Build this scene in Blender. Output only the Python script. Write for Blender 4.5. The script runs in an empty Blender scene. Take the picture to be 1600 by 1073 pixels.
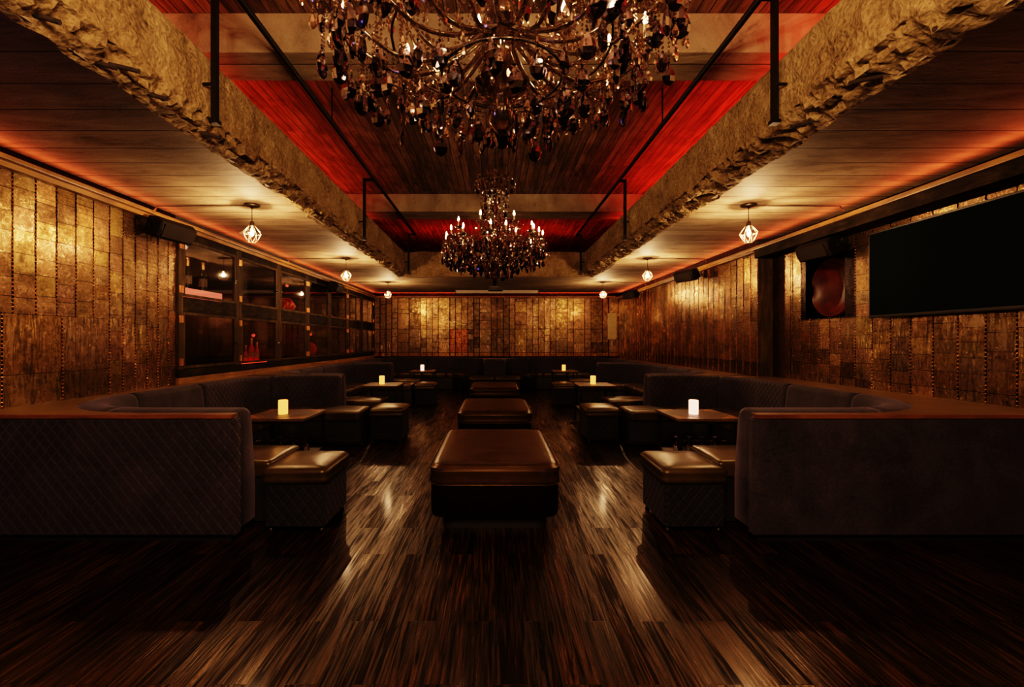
import bpy, bmesh, math, random
from mathutils import Vector, Matrix, noise
R = random.Random(7)
SC = bpy.context.scene
COL = SC.collection
PI = math.pi
H0 = 1.5          # camera height

# ------------------------------------------------------------------ helpers
def finish(name, bm, mat, parent=None, smooth=False, angle=None):
    me = bpy.data.meshes.new(name)
    bm.normal_update()
    bm.to_mesh(me); bm.free()
    mats = mat if isinstance(mat, (list, tuple)) else [mat]
    for m in mats:
        me.materials.append(m)
    if smooth:
        for p in me.polygons: p.use_smooth = True
        if angle:
            me.set_sharp_from_angle(angle=math.radians(angle))
    o = bpy.data.objects.new(name, me)
    COL.objects.link(o)
    if parent: o.parent = parent
    return o

def tag(o, label=None, cat=None, group=None, kind=None):
    if label: o['label'] = label
    if cat: o['category'] = cat
    if group: o['group'] = group
    if kind: o['kind'] = kind
    return o

def thing(name, label, cat, loc=(0,0,0), rz=0, group=None):
    o = bpy.data.objects.new(name, None)
    o.empty_display_size = 0.1
    COL.objects.link(o)
    o.location = loc; o.rotation_euler = (0,0,rz)
    return tag(o, label, cat, group)

def kids(o): return [c for c in bpy.data.objects if c.parent == o]
def dup(o, parent=None):
    c = o.copy(); COL.objects.link(c)
    if parent: c.parent = parent
    for k in kids(o): dup(k, c)
    return c
def place(o, loc, rz=0, label=None, group=None):
    o.location = loc; o.rotation_euler = (0,0,rz)
    if label: o['label'] = label
    if group: o['group'] = group
    return o

def box(bm, x0,x1,y0,y1,z0,z1, mi=0):
    vs = [bm.verts.new(p) for p in ((x0,y0,z0),(x1,y0,z0),(x1,y1,z0),(x0,y1,z0),(x0,y0,z1),(x1,y0,z1),(x1,y1,z1),(x0,y1,z1))]
    fs = [(0,3,2,1),(4,5,6,7),(0,1,5,4),(1,2,6,5),(2,3,7,6),(3,0,4,7)]
    out=[]
    for f in fs:
        fc = bm.faces.new([vs[i] for i in f]); fc.material_index = mi; out.append(fc)
    return out

def bbox(x0,x1,y0,y1,z0,z1, bev=0.0, seg=2):
    bm = bmesh.new(); box(bm,x0,x1,y0,y1,z0,z1)
    if bev:
        bmesh.ops.bevel(bm, geom=list(bm.edges), offset=bev, segments=seg, affect='EDGES', profile=0.7)
    return bm

def tube(bm, pts, r, n=8, cap=True, mi=0):
    pts = [Vector(p) for p in pts]
    rings=[]
    rr = r if isinstance(r,(list,tuple)) else [r]*len(pts)
    prev=None
    for i,p in enumerate(pts):
        if i==0: d=pts[1]-p
        elif i==len(pts)-1: d=p-pts[i-1]
        else: d=(pts[i+1]-p).normalized()+(p-pts[i-1]).normalized()
        d.normalize()
        if prev is None:
            up = Vector((0,0,1)) if abs(d.z)<0.9 else Vector((1,0,0))
            a = d.cross(up).normalized()
        else:
            a = (prev - d*prev.dot(d)).normalized()
        prev=a; b=d.cross(a)
        rings.append([bm.verts.new(p+(a*math.cos(2*PI*k/n)+b*math.sin(2*PI*k/n))*rr[i]) for k in range(n)])
    for i in range(len(rings)-1):
        for k in range(n):
            f=bm.faces.new((rings[i][k],rings[i][(k+1)%n],rings[i+1][(k+1)%n],rings[i+1][k])); f.material_index=mi
    if cap:
        f=bm.faces.new(list(reversed(rings[0]))); f.material_index=mi
        f=bm.faces.new(rings[-1]); f.material_index=mi

def lathe(bm, prof, c=(0,0,0), n=16, sy=1.0, mi=0):
    """prof: list of (r,z)"""
    rings=[]
    for r,z in prof:
        if r<1e-6:
            rings.append([bm.verts.new((c[0],c[1],c[2]+z))])
        else:
            rings.append([bm.verts.new((c[0]+r*math.cos(2*PI*k/n),c[1]+sy*r*math.sin(2*PI*k/n),c[2]+z)) for k in range(n)])
    for i in range(len(rings)-1):
        a,b=rings[i],rings[i+1]
        for k in range(n):
            k2=(k+1)%n
            if len(a)==1 and len(b)==1: continue
            if len(a)==1: f=bm.faces.new((a[0],b[k2],b[k]))
            elif len(b)==1: f=bm.faces.new((a[k],a[k2],b[0]))
            else: f=bm.faces.new((a[k],a[k2],b[k2],b[k]))
            f.material_index=mi

def rrect(hw, hl, r, n=5):
    pts=[]
    r=min(r,hw-1e-4,hl-1e-4)
    for cx,cy,a0 in ((hw-r,hl-r,0),(-hw+r,hl-r,PI/2),(-hw+r,-hl+r,PI),(hw-r,-hl+r,3*PI/2)):
        for i in range(n+1):
            a=a0+PI/2*i/n
            pts.append((cx+r*math.cos(a),cy+r*math.sin(a)))
    return pts

def loft(bm, rings, cx=0, cy=0, mi=0, wave=0.0, seed=0):
    """rings: (hw,hl,r,z)"""
    prev=None
    for (hw,hl,r,z) in rings:
        cur=[]
        for (x,y) in rrect(hw,hl,r):
            dz = wave*(noise.noise(Vector((x*3+seed,y*3,z*2+seed)))) if wave else 0
            cur.append(bm.verts.new((cx+x,cy+y,z+dz)))
        if prev:
            n=len(cur)
            for k in range(n):
                f=bm.faces.new((prev[k],prev[(k+1)%n],cur[(k+1)%n],cur[k])); f.material_index=mi
        else:
            f=bm.faces.new(list(reversed(cur))); f.material_index=mi
        prev=cur
    f=bm.faces.new(prev); f.material_index=mi

# ------------------------------------------------------------------ materials
def newmat(name):
    m = bpy.data.materials.new(name); m.use_nodes=True
    nt=m.node_tree
    b=nt.nodes['Principled BSDF']
    return m,nt,b
def N(nt,t,**kw):
    n=nt.nodes.new(t)
    for k,v in kw.items():
        if k.startswith('i_'): n.inputs[k[2:].replace('_',' ')].default_value=v
        else: setattr(n,k,v)
    return n
def L(nt,a,b): nt.links.new(a,b)
def ramp(nt, fac, stops):
    r=nt.nodes.new('ShaderNodeValToRGB')
    cr=r.color_ramp
    while len(cr.elements)<len(stops): cr.elements.new(0.5)
    for e,(p,c) in zip(cr.elements,stops):
        e.position=p; e.color=(*c,1) if len(c)==3 else c
    L(nt,fac,r.inputs[0]); return r
def simple(name,col,rough=.5,metal=0,spec=.5,noise_amt=0.0,nscale=20,bump=0.0,sheen=0,coat=0):
    m,nt,b=newmat(name)
    b.inputs['Base Color'].default_value=(*col,1)
    b.inputs['Roughness'].default_value=rough
    b.inputs['Metallic'].default_value=metal
    b.inputs['Specular IOR Level'].default_value=spec
    b.inputs['Sheen Weight'].default_value=sheen
    b.inputs['Coat Weight'].default_value=coat
    tc=N(nt,'ShaderNodeTexCoord'); nz=N(nt,'ShaderNodeTexNoise'); nz.inputs['Scale'].default_value=nscale; nz.inputs['Detail'].default_value=6
    L(nt,tc.outputs['Object'],nz.inputs['Vector'])
    if noise_amt:
        k=noise_amt
        r=ramp(nt,nz.outputs['Fac'],[(.3,tuple(c*(1-k) for c in col)),(.7,tuple(min(1,c*(1+k)) for c in col))])
        L(nt,r.outputs[0],b.inputs['Base Color'])
    if bump:
        bp=N(nt,'ShaderNodeBump'); bp.inputs['Strength'].default_value=bump; bp.inputs['Distance'].default_value=.01
        L(nt,nz.outputs['Fac'],bp.inputs['Height']); L(nt,bp.outputs[0],b.inputs['Normal'])
    return m
def emit(name,col,strength,base=None):
    m,nt,b=newmat(name)
    b.inputs['Base Color'].default_value=(*(base or col),1)
    b.inputs['Emission Color'].default_value=(*col,1)
    b.inputs['Emission Strength'].default_value=strength
    b.inputs['Roughness'].default_value=.4
    return m
def math_(nt,op,a,b=None,c=None):
    n=nt.nodes.new('ShaderNodeMath'); n.operation=op
    for i,v in enumerate((a,b,c)):
        if v is None: continue
        if isinstance(v,(int,float)): n.inputs[i].default_value=v
        else: L(nt,v,n.inputs[i])
    return n.outputs[0]
def noise_(nt,vec,scale,detail=4,rough=.5,dist=0,mapscale=None):
    if mapscale:
        mp=nt.nodes.new('ShaderNodeMapping'); mp.inputs['Scale'].default_value=mapscale
        L(nt,vec,mp.inputs['Vector']); vec=mp.outputs[0]
    n=nt.nodes.new('ShaderNodeTexNoise'); n.inputs['Scale'].default_value=scale
    n.inputs['Detail'].default_value=detail; n.inputs['Roughness'].default_value=rough; n.inputs['Distortion'].default_value=dist
    L(nt,vec,n.inputs['Vector']); return n.outputs['Fac']
def mixc(nt,fac,a,b,mode='MIX'):
    n=nt.nodes.new('ShaderNodeMix'); n.data_type='RGBA'; n.blend_type=mode
    for s,v in ((n.inputs[0],fac),(n.inputs[6],a),(n.inputs[7],b)):
        if isinstance(v,(int,float)): s.default_value=v
        elif isinstance(v,tuple): s.default_value=(*v,1)
        else: L(nt,v,s)
    return n.outputs[2]
def bump_(nt,h,strength,dist,b,nrm=None):
    bp=N(nt,'ShaderNodeBump'); bp.inputs['Strength'].default_value=strength; bp.inputs['Distance'].default_value=dist
    L(nt,h,bp.inputs['Height'])
    if nrm is not None: L(nt,nrm,bp.inputs['Normal'])
    L(nt,bp.outputs[0],b.inputs['Normal']); return bp.outputs[0]

# floor: dark planks running away from camera
def mat_floor():
    m,nt,b=newmat('dark_floor_planks')
    tc=N(nt,'ShaderNodeTexCoord'); P=tc.outputs['Object']
    sep=N(nt,'ShaderNodeSeparateXYZ'); L(nt,P,sep.inputs[0])
    cmb=N(nt,'ShaderNodeCombineXYZ'); L(nt,sep.outputs[1],cmb.inputs[0]); L(nt,sep.outputs[0],cmb.inputs[1])
    br=N(nt,'ShaderNodeTexBrick'); L(nt,cmb.outputs[0],br.inputs['Vector'])
    br.offset=.37; br.inputs['Scale'].default_value=1
    br.inputs['Brick Width'].default_value=1.22; br.inputs['Row Height'].default_value=.155
    br.inputs['Mortar Size'].default_value=.0018; br.inputs['Mortar Smooth'].default_value=.2
    br.inputs['Color1'].default_value=(0,0,0,1); br.inputs['Color2'].default_value=(1,1,1,1); br.inputs['Mortar'].default_value=(.5,.5,.5,1)
    # per plank offset of grain
    add=N(nt,'ShaderNodeVectorMath'); add.operation='MULTIPLY_ADD'
    L(nt,br.outputs['Color'],add.inputs[0]); add.inputs[1].default_value=(7,13,5); L(nt,P,add.inputs[2])
    g1=noise_(nt,add.outputs[0],1.0,8,.62,1.5,(42,1.5,1))
    g2=noise_(nt,add.outputs[0],1.0,3,.5,.6,(75,3.2,1))
    g3=noise_(nt,add.outputs[0],1.0,3,.5,.3,(5,.7,1))
    g=math_(nt,'MULTIPLY_ADD',g2,.45,math_(nt,'MULTIPLY',g1,.65))
    c=ramp(nt,g,[(.38,(.002,.0011,.0005)),(.54,(.006,.003,.001)),(.66,(.036,.014,.004))])
    pl=math_(nt,'MULTIPLY_ADD',br.outputs['Color'],.9,.45)
    cc=mixc(nt,1.0,c.outputs[0],pl,'MULTIPLY')
    cc=mixc(nt,br.outputs['Fac'],cc,(.002,.001,.001))
    L(nt,cc,b.inputs['Base Color'])
    rr=ramp(nt,math_(nt,'MULTIPLY_ADD',g1,.6,math_(nt,'MULTIPLY',g3,.5)),[(.40,(.46,)*3),(.64,(.26,)*3)])
    L(nt,rr.outputs[0],b.inputs['Roughness'])
    sp=ramp(nt,math_(nt,'MULTIPLY_ADD',g1,.6,math_(nt,'MULTIPLY',g3,.45)),[(.47,(.03,)*3),(.62,(.48,)*3)]); L(nt,sp.outputs[0],b.inputs['Specular IOR Level']); b.inputs['Coat Weight'].default_value=.07; b.inputs['Coat Roughness'].default_value=.13; b.inputs['Coat Tint'].default_value=(1,.85,.6,1); b.inputs['Specular Tint'].default_value=(1,.62,.30,1)
    h=math_(nt,'MULTIPLY_ADD',br.outputs['Fac'],-1.2,g)
    bump_(nt,h,.3,.008,b)
    return m
# velvet
def mat_velvet(name,quilt,col=(.017,.0135,.020)):
    m,nt,b=newmat(name)
    tc=N(nt,'ShaderNodeTexCoord'); P=tc.outputs['Object']
    n1=noise_(nt,P,3.5,5,.65,.6); n2=noise_(nt,P,40,4,.6)
    f=math_(nt,'MULTIPLY_ADD',n2,.45,math_(nt,'MULTIPLY',n1,.75))
    c=ramp(nt,f,[(.42,tuple(v*.38 for v in col)),(.6,col),(.8,tuple(v*1.8 for v in col))])
    L(nt,c.outputs[0],b.inputs['Base Color'])
    b.inputs['Roughness'].default_value=.75
    b.inputs['Specular IOR Level'].default_value=.25
    b.inputs['Sheen Weight'].default_value=.3
    b.inputs['Sheen Roughness'].default_value=.45
    b.inputs['Sheen Tint'].default_value=(.34,.27,.38,1)
    nrm=None
    if quilt:
        uv=N(nt,'ShaderNodeUVMap'); s=N(nt,'ShaderNodeSeparateXYZ'); L(nt,uv.outputs[0],s.inputs[0])
        k=1/.085
        a=math_(nt,'MULTIPLY',math_(nt,'ADD',s.outputs[0],math_(nt,'MULTIPLY',s.outputs[1],.8)),k)
        d=math_(nt,'MULTIPLY',math_(nt,'SUBTRACT',s.outputs[0],math_(nt,'MULTIPLY',s.outputs[1],.8)),k)
        a=math_(nt,'ABSOLUTE',math_(nt,'SUBTRACT',math_(nt,'FRACT',a),.5)); d=math_(nt,'ABSOLUTE',math_(nt,'SUBTRACT',math_(nt,'FRACT',d),.5))
        h=math_(nt,'MAXIMUM',a,d)
        h=math_(nt,'POWER',math_(nt,'MULTIPLY',h,2),6)
        h=math_(nt,'MULTIPLY',h,-1)
        nrm=bump_(nt,h,.7,.010,b)
    bp=N(nt,'ShaderNodeBump'); bp.inputs['Strength'].default_value=.25; bp.inputs['Distance'].default_value=.004
    L(nt,f,bp.inputs['Height'])
    if nrm is not None: L(nt,nrm,bp.inputs['Normal'])
    L(nt,bp.outputs[0],b.inputs['Normal'])
    return m
# leather
def mat_leather(name,col=(.026,.013,.0045),st=(1,.60,.30)):
    m,nt,b=newmat(name); b.inputs['Specular Tint'].default_value=(*st,1)
    tc=N(nt,'ShaderNodeTexCoord'); P=tc.outputs['Object']
    n1=noise_(nt,P,4,4,.6,.4); n2=noise_(nt,P,220,3,.6)
    c=ramp(nt,n1,[(.3,tuple(v*.55 for v in col)),(.7,tuple(v*1.3 for v in col))])
    L(nt,c.outputs[0],b.inputs['Base Color'])
    r=ramp(nt,n1,[(.3,(.27,)*3),(.7,(.38,)*3)]); L(nt,r.outputs[0],b.inputs['Roughness'])
    b.inputs['Specular IOR Level'].default_value=.6
    n3=noise_(nt,P,7,2,.5,.5)
    h=math_(nt,'MULTIPLY_ADD',n2,.12,n3)
    bump_(nt,h,.25,.012,b)
    return m
# wall metal plates (vertex colour 'tint' per plate)
def mat_plates():
    m,nt,b=newmat('brass_printing_plates')
    tc=N(nt,'ShaderNodeTexCoord'); P=tc.outputs['Object']
    at=N(nt,'ShaderNodeAttribute'); at.attribute_name='tint'
    uv=N(nt,'ShaderNodeUVMap')
    n1=noise_(nt,P,2.2,6,.7,.15); n2=noise_(nt,P,9,7,.75,.1)
    n3=noise_(nt,P,1,5,.6,2.2,(22,22,2.5))
    sz=N(nt,'ShaderNodeSeparateXYZ'); L(nt,P,sz.inputs[0])
    lowm=math_(nt,'LESS_THAN',sz.outputs[2],1.74)
    n2b=noise_(nt,P,38,5,.75,.6)
    f=math_(nt,'ADD',math_(nt,'MULTIPLY',n1,.30),math_(nt,'ADD',math_(nt,'MULTIPLY',n2,.33),math_(nt,'ADD',math_(nt,'MULTIPLY',n2b,.24),math_(nt,'MULTIPLY_ADD',math_(nt,'SUBTRACT',n3,.5),math_(nt,'MULTIPLY_ADD',lowm,.35,.05),.075))))
    c=ramp(nt,f,[(.38,(.03,.022,.013)),(.45,(.11,.073,.036)),(.52,(.26,.17,.088)),(.62,(.50,.36,.22))])
    cc=mixc(nt,1.0,c.outputs[0],at.outputs['Color'],'MULTIPLY')
    suv=N(nt,'ShaderNodeSeparateXYZ'); L(nt,uv.outputs[0],suv.inputs[0])
    rows=math_(nt,'LESS_THAN',math_(nt,'FRACT',math_(nt,'MULTIPLY',suv.outputs[1],1/.046)),.11)
    msk=ramp(nt,noise_(nt,P,1.7,2,.5),[(.47,(0,)*3),(.55,(.7,)*3)])
    up=math_(nt,'GREATER_THAN',sz.outputs[2],1.74)
    cc=mixc(nt,math_(nt,'MULTIPLY',math_(nt,'MULTIPLY',rows,msk.outputs[0]),up),cc,(.03,.02,.01))
    L(nt,cc,b.inputs['Base Color'])
    b.inputs['Metallic'].default_value=1
    r=ramp(nt,f,[(.38,(.46,)*3),(.58,(.21,)*3)]); L(nt,r.outputs[0],b.inputs['Roughness'])
    # engraved lettering-like relief
    w=N(nt,'ShaderNodeTexVoronoi'); w.feature='DISTANCE_TO_EDGE'; w.inputs['Scale'].default_value=1
    mp=N(nt,'ShaderNodeMapping'); mp.inputs['Scale'].default_value=(42,26,1); L(nt,uv.outputs[0],mp.inputs[0]); L(nt,mp.outputs[0],w.inputs['Vector'])
    e=math_(nt,'LESS_THAN',w.outputs['Distance'],.12)
    h=math_(nt,'ADD',math_(nt,'MULTIPLY',e,.30),math_(nt,'MULTIPLY_ADD',n2,.22,math_(nt,'MULTIPLY',n2b,.55)))
    bump_(nt,h,.5,.006,b)
    return m
# board-marked concrete
def mat_boards():
    m,nt,b=newmat('board_marked_concrete')
    tc=N(nt,'ShaderNodeTexCoord'); P=tc.outputs['Object']
    sep=N(nt,'ShaderNodeSeparateXYZ'); L(nt,P,sep.inputs[0])
    br=N(nt,'ShaderNodeTexBrick'); L(nt,P,br.inputs['Vector']); br.offset=.5
    br.inputs['Scale'].default_value=1; br.inputs['Brick Width'].default_value=40; br.inputs['Row Height'].default_value=.31
    br.inputs['Mortar Size'].default_value=.009; br.inputs['Mortar Smooth'].default_value=.3
    br.inputs['Color1'].default_value=(0,0,0,1); br.inputs['Color2'].default_value=(1,1,1,1)
    g=noise_(nt,P,1,7,.65,.8,(1.8,8,1)); s=noise_(nt,P,1,4,.6,.7,(1.2,2.6,1)); fine=noise_(nt,P,60,4,.7)
    f=math_(nt,'ADD',math_(nt,'MULTIPLY',g,.45),math_(nt,'MULTIPLY_ADD',s,.42,math_(nt,'MULTIPLY',fine,.15)))
    c=ramp(nt,f,[(.36,(.12,.08,.05)),(.47,(.30,.22,.14)),(.6,(.46,.36,.24)),(.75,(.55,.45,.32))])
    pl=math_(nt,'MULTIPLY_ADD',br.outputs['Color'],.30,.78)
    cc=mixc(nt,1.0,c.outputs[0],pl,'MULTIPLY')
    cc=mixc(nt,br.outputs['Fac'],cc,(.05,.032,.02))
    st=noise_(nt,P,2.6,6,.75,1.4,(1,2.2,1)); stf=ramp(nt,st,[(.60,(0,)*3),(.70,(.75,)*3)])
    cc=mixc(nt,stf.outputs[0],cc,(.07,.045,.03))
    L(nt,cc,b.inputs['Base Color']); b.inputs['Roughness'].default_value=.7; b.inputs['Specular IOR Level'].default_value=.3
    h=math_(nt,'ADD',math_(nt,'MULTIPLY',br.outputs['Fac'],-1.6),f)
    bump_(nt,h,.7,.015,b)
    return m
def mat_rubble(name='broken_concrete',k=1.1):
    m,nt,b=newmat(name)
    tc=N(nt,'ShaderNodeTexCoord'); P=tc.outputs['Object']
    n1=noise_(nt,P,3,6,.7,.5); n2=noise_(nt,P,30,6,.75)
    v=N(nt,'ShaderNodeTexVoronoi'); v.inputs['Scale'].default_value=34; L(nt,P,v.inputs['Vector'])
    f=math_(nt,'ADD',math_(nt,'MULTIPLY',n1,.5),math_(nt,'MULTIPLY',n2,.5))
    c=ramp(nt,f,[(.34,(.045*k,.03*k,.015*k)),(.45,(.25*k,.17*k,.08*k)),(.6,(.42*k,.31*k,.16*k)),(.75,(.55*k,.44*k,.26*k))])
    pit=ramp(nt,v.outputs['Distance'],[(.05,(.35,)*3),(.28,(1,)*3)])
    L(nt,mixc(nt,.7,c.outputs[0],pit.outputs[0],'MULTIPLY'),b.inputs['Base Color'])
    b.inputs['Roughness'].default_value=.85; b.inputs['Specular IOR Level'].default_value=.25
    h=math_(nt,'ADD',n2,math_(nt,'MULTIPLY',v.outputs['Distance'],.8))
    bump_(nt,h,.8,.03,b)
    return m
def mat_slab():
    m,nt,b=newmat('striated_ceiling_slab')
    tc=N(nt,'ShaderNodeTexCoord'); P=tc.outputs['Object']
    g=noise_(nt,P,1,7,.65,1.6,(14,1.1,1)); s=noise_(nt,P,1.7,5,.65,.8)
    br=N(nt,'ShaderNodeTexBrick'); 
    sep=N(nt,'ShaderNodeSeparateXYZ'); L(nt,P,sep.inputs[0])
    cmb=N(nt,'ShaderNodeCombineXYZ'); L(nt,sep.outputs[1],cmb.inputs[0]); L(nt,sep.outputs[0],cmb.inputs[1])
    L(nt,cmb.outputs[0],br.inputs['Vector']); br.inputs['Scale'].default_value=1
    br.inputs['Brick Width'].default_value=2.6; br.inputs['Row Height'].default_value=.115; br.inputs['Mortar Size'].default_value=.006
    br.inputs['Color1'].default_value=(0,0,0,1); br.inputs['Color2'].default_value=(1,1,1,1)
    f=math_(nt,'ADD',math_(nt,'MULTIPLY',g,.7),math_(nt,'MULTIPLY',s,.35))
    c=ramp(nt,f,[(.4,(.035,.018,.009)),(.52,(.16,.085,.045)),(.68,(.34,.2,.11))])
    cc=mixc(nt,1.0,c.outputs[0],math_(nt,'MULTIPLY_ADD',br.outputs['Color'],.7,.5),'MULTIPLY')
    cc=mixc(nt,br.outputs['Fac'],cc,(.01,.005,.003))
    L(nt,cc,b.inputs['Base Color']); b.inputs['Roughness'].default_value=.6
    h=math_(nt,'ADD',math_(nt,'MULTIPLY',br.outputs['Fac'],-1.5),f)
    bump_(nt,h,.8,.02,b)
    return m
def mat_wood(name,cols,scale=(1.5,1.5,18),rough=.45,spec=.5):
    m,nt,b=newmat(name); b.inputs['Specular IOR Level'].default_value=spec
    tc=N(nt,'ShaderNodeTexCoord'); P=tc.outputs['Object']
    g=noise_(nt,P,1,7,.6,1.0,scale); n2=noise_(nt,P,4,4,.6)
    f=math_(nt,'MULTIPLY_ADD',g,.65,math_(nt,'MULTIPLY',n2,.35))
    c=ramp(nt,f,[(.35,cols[0]),(.52,cols[1]),(.68,cols[2])])
    L(nt,c.outputs[0],b.inputs['Base Color']); b.inputs['Roughness'].default_value=rough
    bump_(nt,f,.3,.01,b); return m
def mat_crystal(name,tint,rough=.03,base=.22,gc=(.95,.9,.95,1),mul=.85):
    m=bpy.data.materials.new(name); m.use_nodes=True; nt=m.node_tree
    nt.nodes.clear()
    out=N(nt,'ShaderNodeOutputMaterial'); tr=N(nt,'ShaderNodeBsdfTransparent'); tr.inputs[0].default_value=(*tint,1)
    gl=N(nt,'ShaderNodeBsdfGlossy'); gl.inputs['Roughness'].default_value=rough; gl.inputs[0].default_value=gc
    lw=N(nt,'ShaderNodeLayerWeight'); lw.inputs[0].default_value=.35
    f=math_(nt,'MULTIPLY_ADD',lw.outputs['Fresnel'],mul,base)
    mx=N(nt,'ShaderNodeMixShader'); L(nt,f,mx.inputs[0]); L(nt,tr.outputs[0],mx.inputs[1]); L(nt,gl.outputs[0],mx.inputs[2])
    L(nt,mx.outputs[0],out.inputs[0]); return m

M={}
M['floor']=mat_floor()
M['quilt']=mat_velvet('quilted_velvet',True)
M['velvet']=mat_velvet('plain_velvet',False,(.024,.020,.028))
M['stoolvelvet']=mat_velvet('dark_stool_velvet',True,(.006,.005,.007)); M['stoolvelvet'].node_tree.nodes['Principled BSDF'].inputs['Sheen Weight'].default_value=.12
M['leather']=mat_leather('brown_leather')
M['leather_gold']=mat_leather('seat_leather',(.034,.022,.008),(1,.82,.52))
M['black']=simple('black_base',(.006,.005,.006),.55,noise_amt=.3)
M['plates']=mat_plates()
M['boards']=mat_boards()
M['rubble']=mat_rubble()
M['beam']=mat_boards(); M['beam'].name='cross_beam_concrete'
M['slab']=mat_slab()
M['cornice']=mat_wood('gilded_wood',[(.10,.045,.015),(.26,.13,.04),(.42,.24,.08)],(14,1.2,14),.4)
M['darkwood']=mat_wood('dark_cabinet_wood',[(.007,.005,.003),(.02,.014,.008),(.045,.03,.015)],(10,3,10),.7,.05)
M['postwood']=mat_wood('aged_brass_wood',[(.02,.014,.007),(.055,.036,.017),(.12,.078,.034)],(12,12,1.5),.65,.08)
M['ledge']=simple('burnished_ledge_metal',(.20,.13,.055),.36,.6,noise_amt=.25,nscale=3,bump=.12)
M['edge']=mat_wood('red_brown_edge',[(.06,.018,.008),(.14,.045,.018),(.22,.08,.03)],(2,14,14),.35)
M['iron']=simple('black_iron',(.012,.010,.009),.5,.6,noise_amt=.3)
M['rust']=simple('rusty_rebar',(.03,.02,.014),.8,.3,noise_amt=.5,bump=.6)
M['blackmetal']=simple('table_black_steel',(.02,.017,.015),.35,.7,noise_amt=.2)
M['brass']=simple('copper_hinge',(.55,.27,.11),.35,.9,noise_amt=.2)
M['darkwall']=simple('dark_plaster',(.02,.015,.012),.8,noise_amt=.3,nscale=4)  # dark, slightly mottled plaster for the backing walls
M['interior']=simple('cabinet_interior',(.015,.010,.008),.6,noise_amt=.3,nscale=6)
M['speaker']=simple('speaker_shell',(.010,.008,.007),.6,0,.1,noise_amt=.2)
M['grille']=simple('speaker_grille',(.014,.011,.009),.75,0,.1,noise_amt=.3,nscale=300,bump=.3)
M['screen']=simple('tv_glass',(.004,.0065,.0055),.6,0,0)
M['bezel']=simple('tv_bezel',(.008,.008,.008),.4)
M['white']=simple('pale_housing',(.5,.45,.38),.5,noise_amt=.1)
M['projector']=simple('projector_shell',(.04,.035,.03),.4,noise_amt=.1)
M['lens']=simple('projector_lens',(.01,.01,.015),.05,0,.8)
M['crystal']=mat_crystal('smoky_crystal',(.20,.18,.21),.05,.05,(.6,.56,.68,1),mul=.7)
M['bead']=mat_crystal('clear_bead',(.80,.72,.66),.10,.22,(1,.92,.86,1))
M['smallc']=mat_crystal('tinted_small_drop',(.60,.52,.47),.08,.22,(1,.92,.85,1))
M['armglass']=mat_crystal('arm_glass',(.5,.42,.36),.08,.30,(1,.9,.8,1))
M['arm']=simple('smoked_glass_arm',(.12,.09,.075),.12,.75,noise_amt=.2)
M['candlewhite']=simple('candle_sleeve',(.5,.42,.3),.4)
M['flame']=emit('candle_bulb_glow',(1,.58,.27),60)
M['filament']=emit('pendant_bulb_glow',(1,.62,.28),60)
M['bulbglass']=mat_crystal('bulb_glass',(.97,.92,.85),.02,.03)
M['wire']=simple('cage_wire',(.10,.07,.045),.5,.3)
M['canopy']=simple('bronze_canopy',(.10,.075,.05),.4,.7,noise_amt=.2)
M['waxy']=emit('warm_led_candle',(1,.38,.07),1.3)
M['waxpink']=emit('pale_led_candle',(1,.50,.34),2.0)
M['wick']=simple('candle_wick',(.05,.03,.02),.8)
M['tabletop']=mat_wood('walnut_top',[(.05,.026,.012),(.10,.055,.026),(.16,.09,.045)],(14,2,2),.38)
M['mat']=simple('dark_leather_inlay',(.05,.032,.022),.42,noise_amt=.3,nscale=12,bump=.15)
M['copper']=simple('copper_corner',(.42,.23,.11),.32,.7,noise_amt=.3,nscale=9)
M['glass']=mat_crystal('clear_glass',(.93,.92,.9),.02,.06)
M['pane']=mat_crystal('cabinet_pane',(.90,.88,.84),.03,.01,mul=.28)
M['bottle']=simple('black_bottle_glass',(.008,.012,.008),.08,0,.7)
M['bottlegold']=simple('gold_foil',(.55,.34,.16),.3,.9)
M['label']=simple('cream_label',(.16,.13,.09),.6,noise_amt=.95,nscale=60)
M['redglass']=simple('red_bottle_glass',(.35,.03,.02),.1,0,.7)
M['led']=emit('pink_led_plinth',(1,.22,.16),.55)
M['ledred']=emit('red_led_plinth',(1,.06,.03),1.6)
M['redpaint']=simple('red_painted_metal',(.42,.035,.018),.4,.3,noise_amt=.4,nscale=7,bump=.2)
M['palepanel']=simple('pale_metal_panel',(.5,.4,.2),.4,.5,noise_amt=.15)

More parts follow.
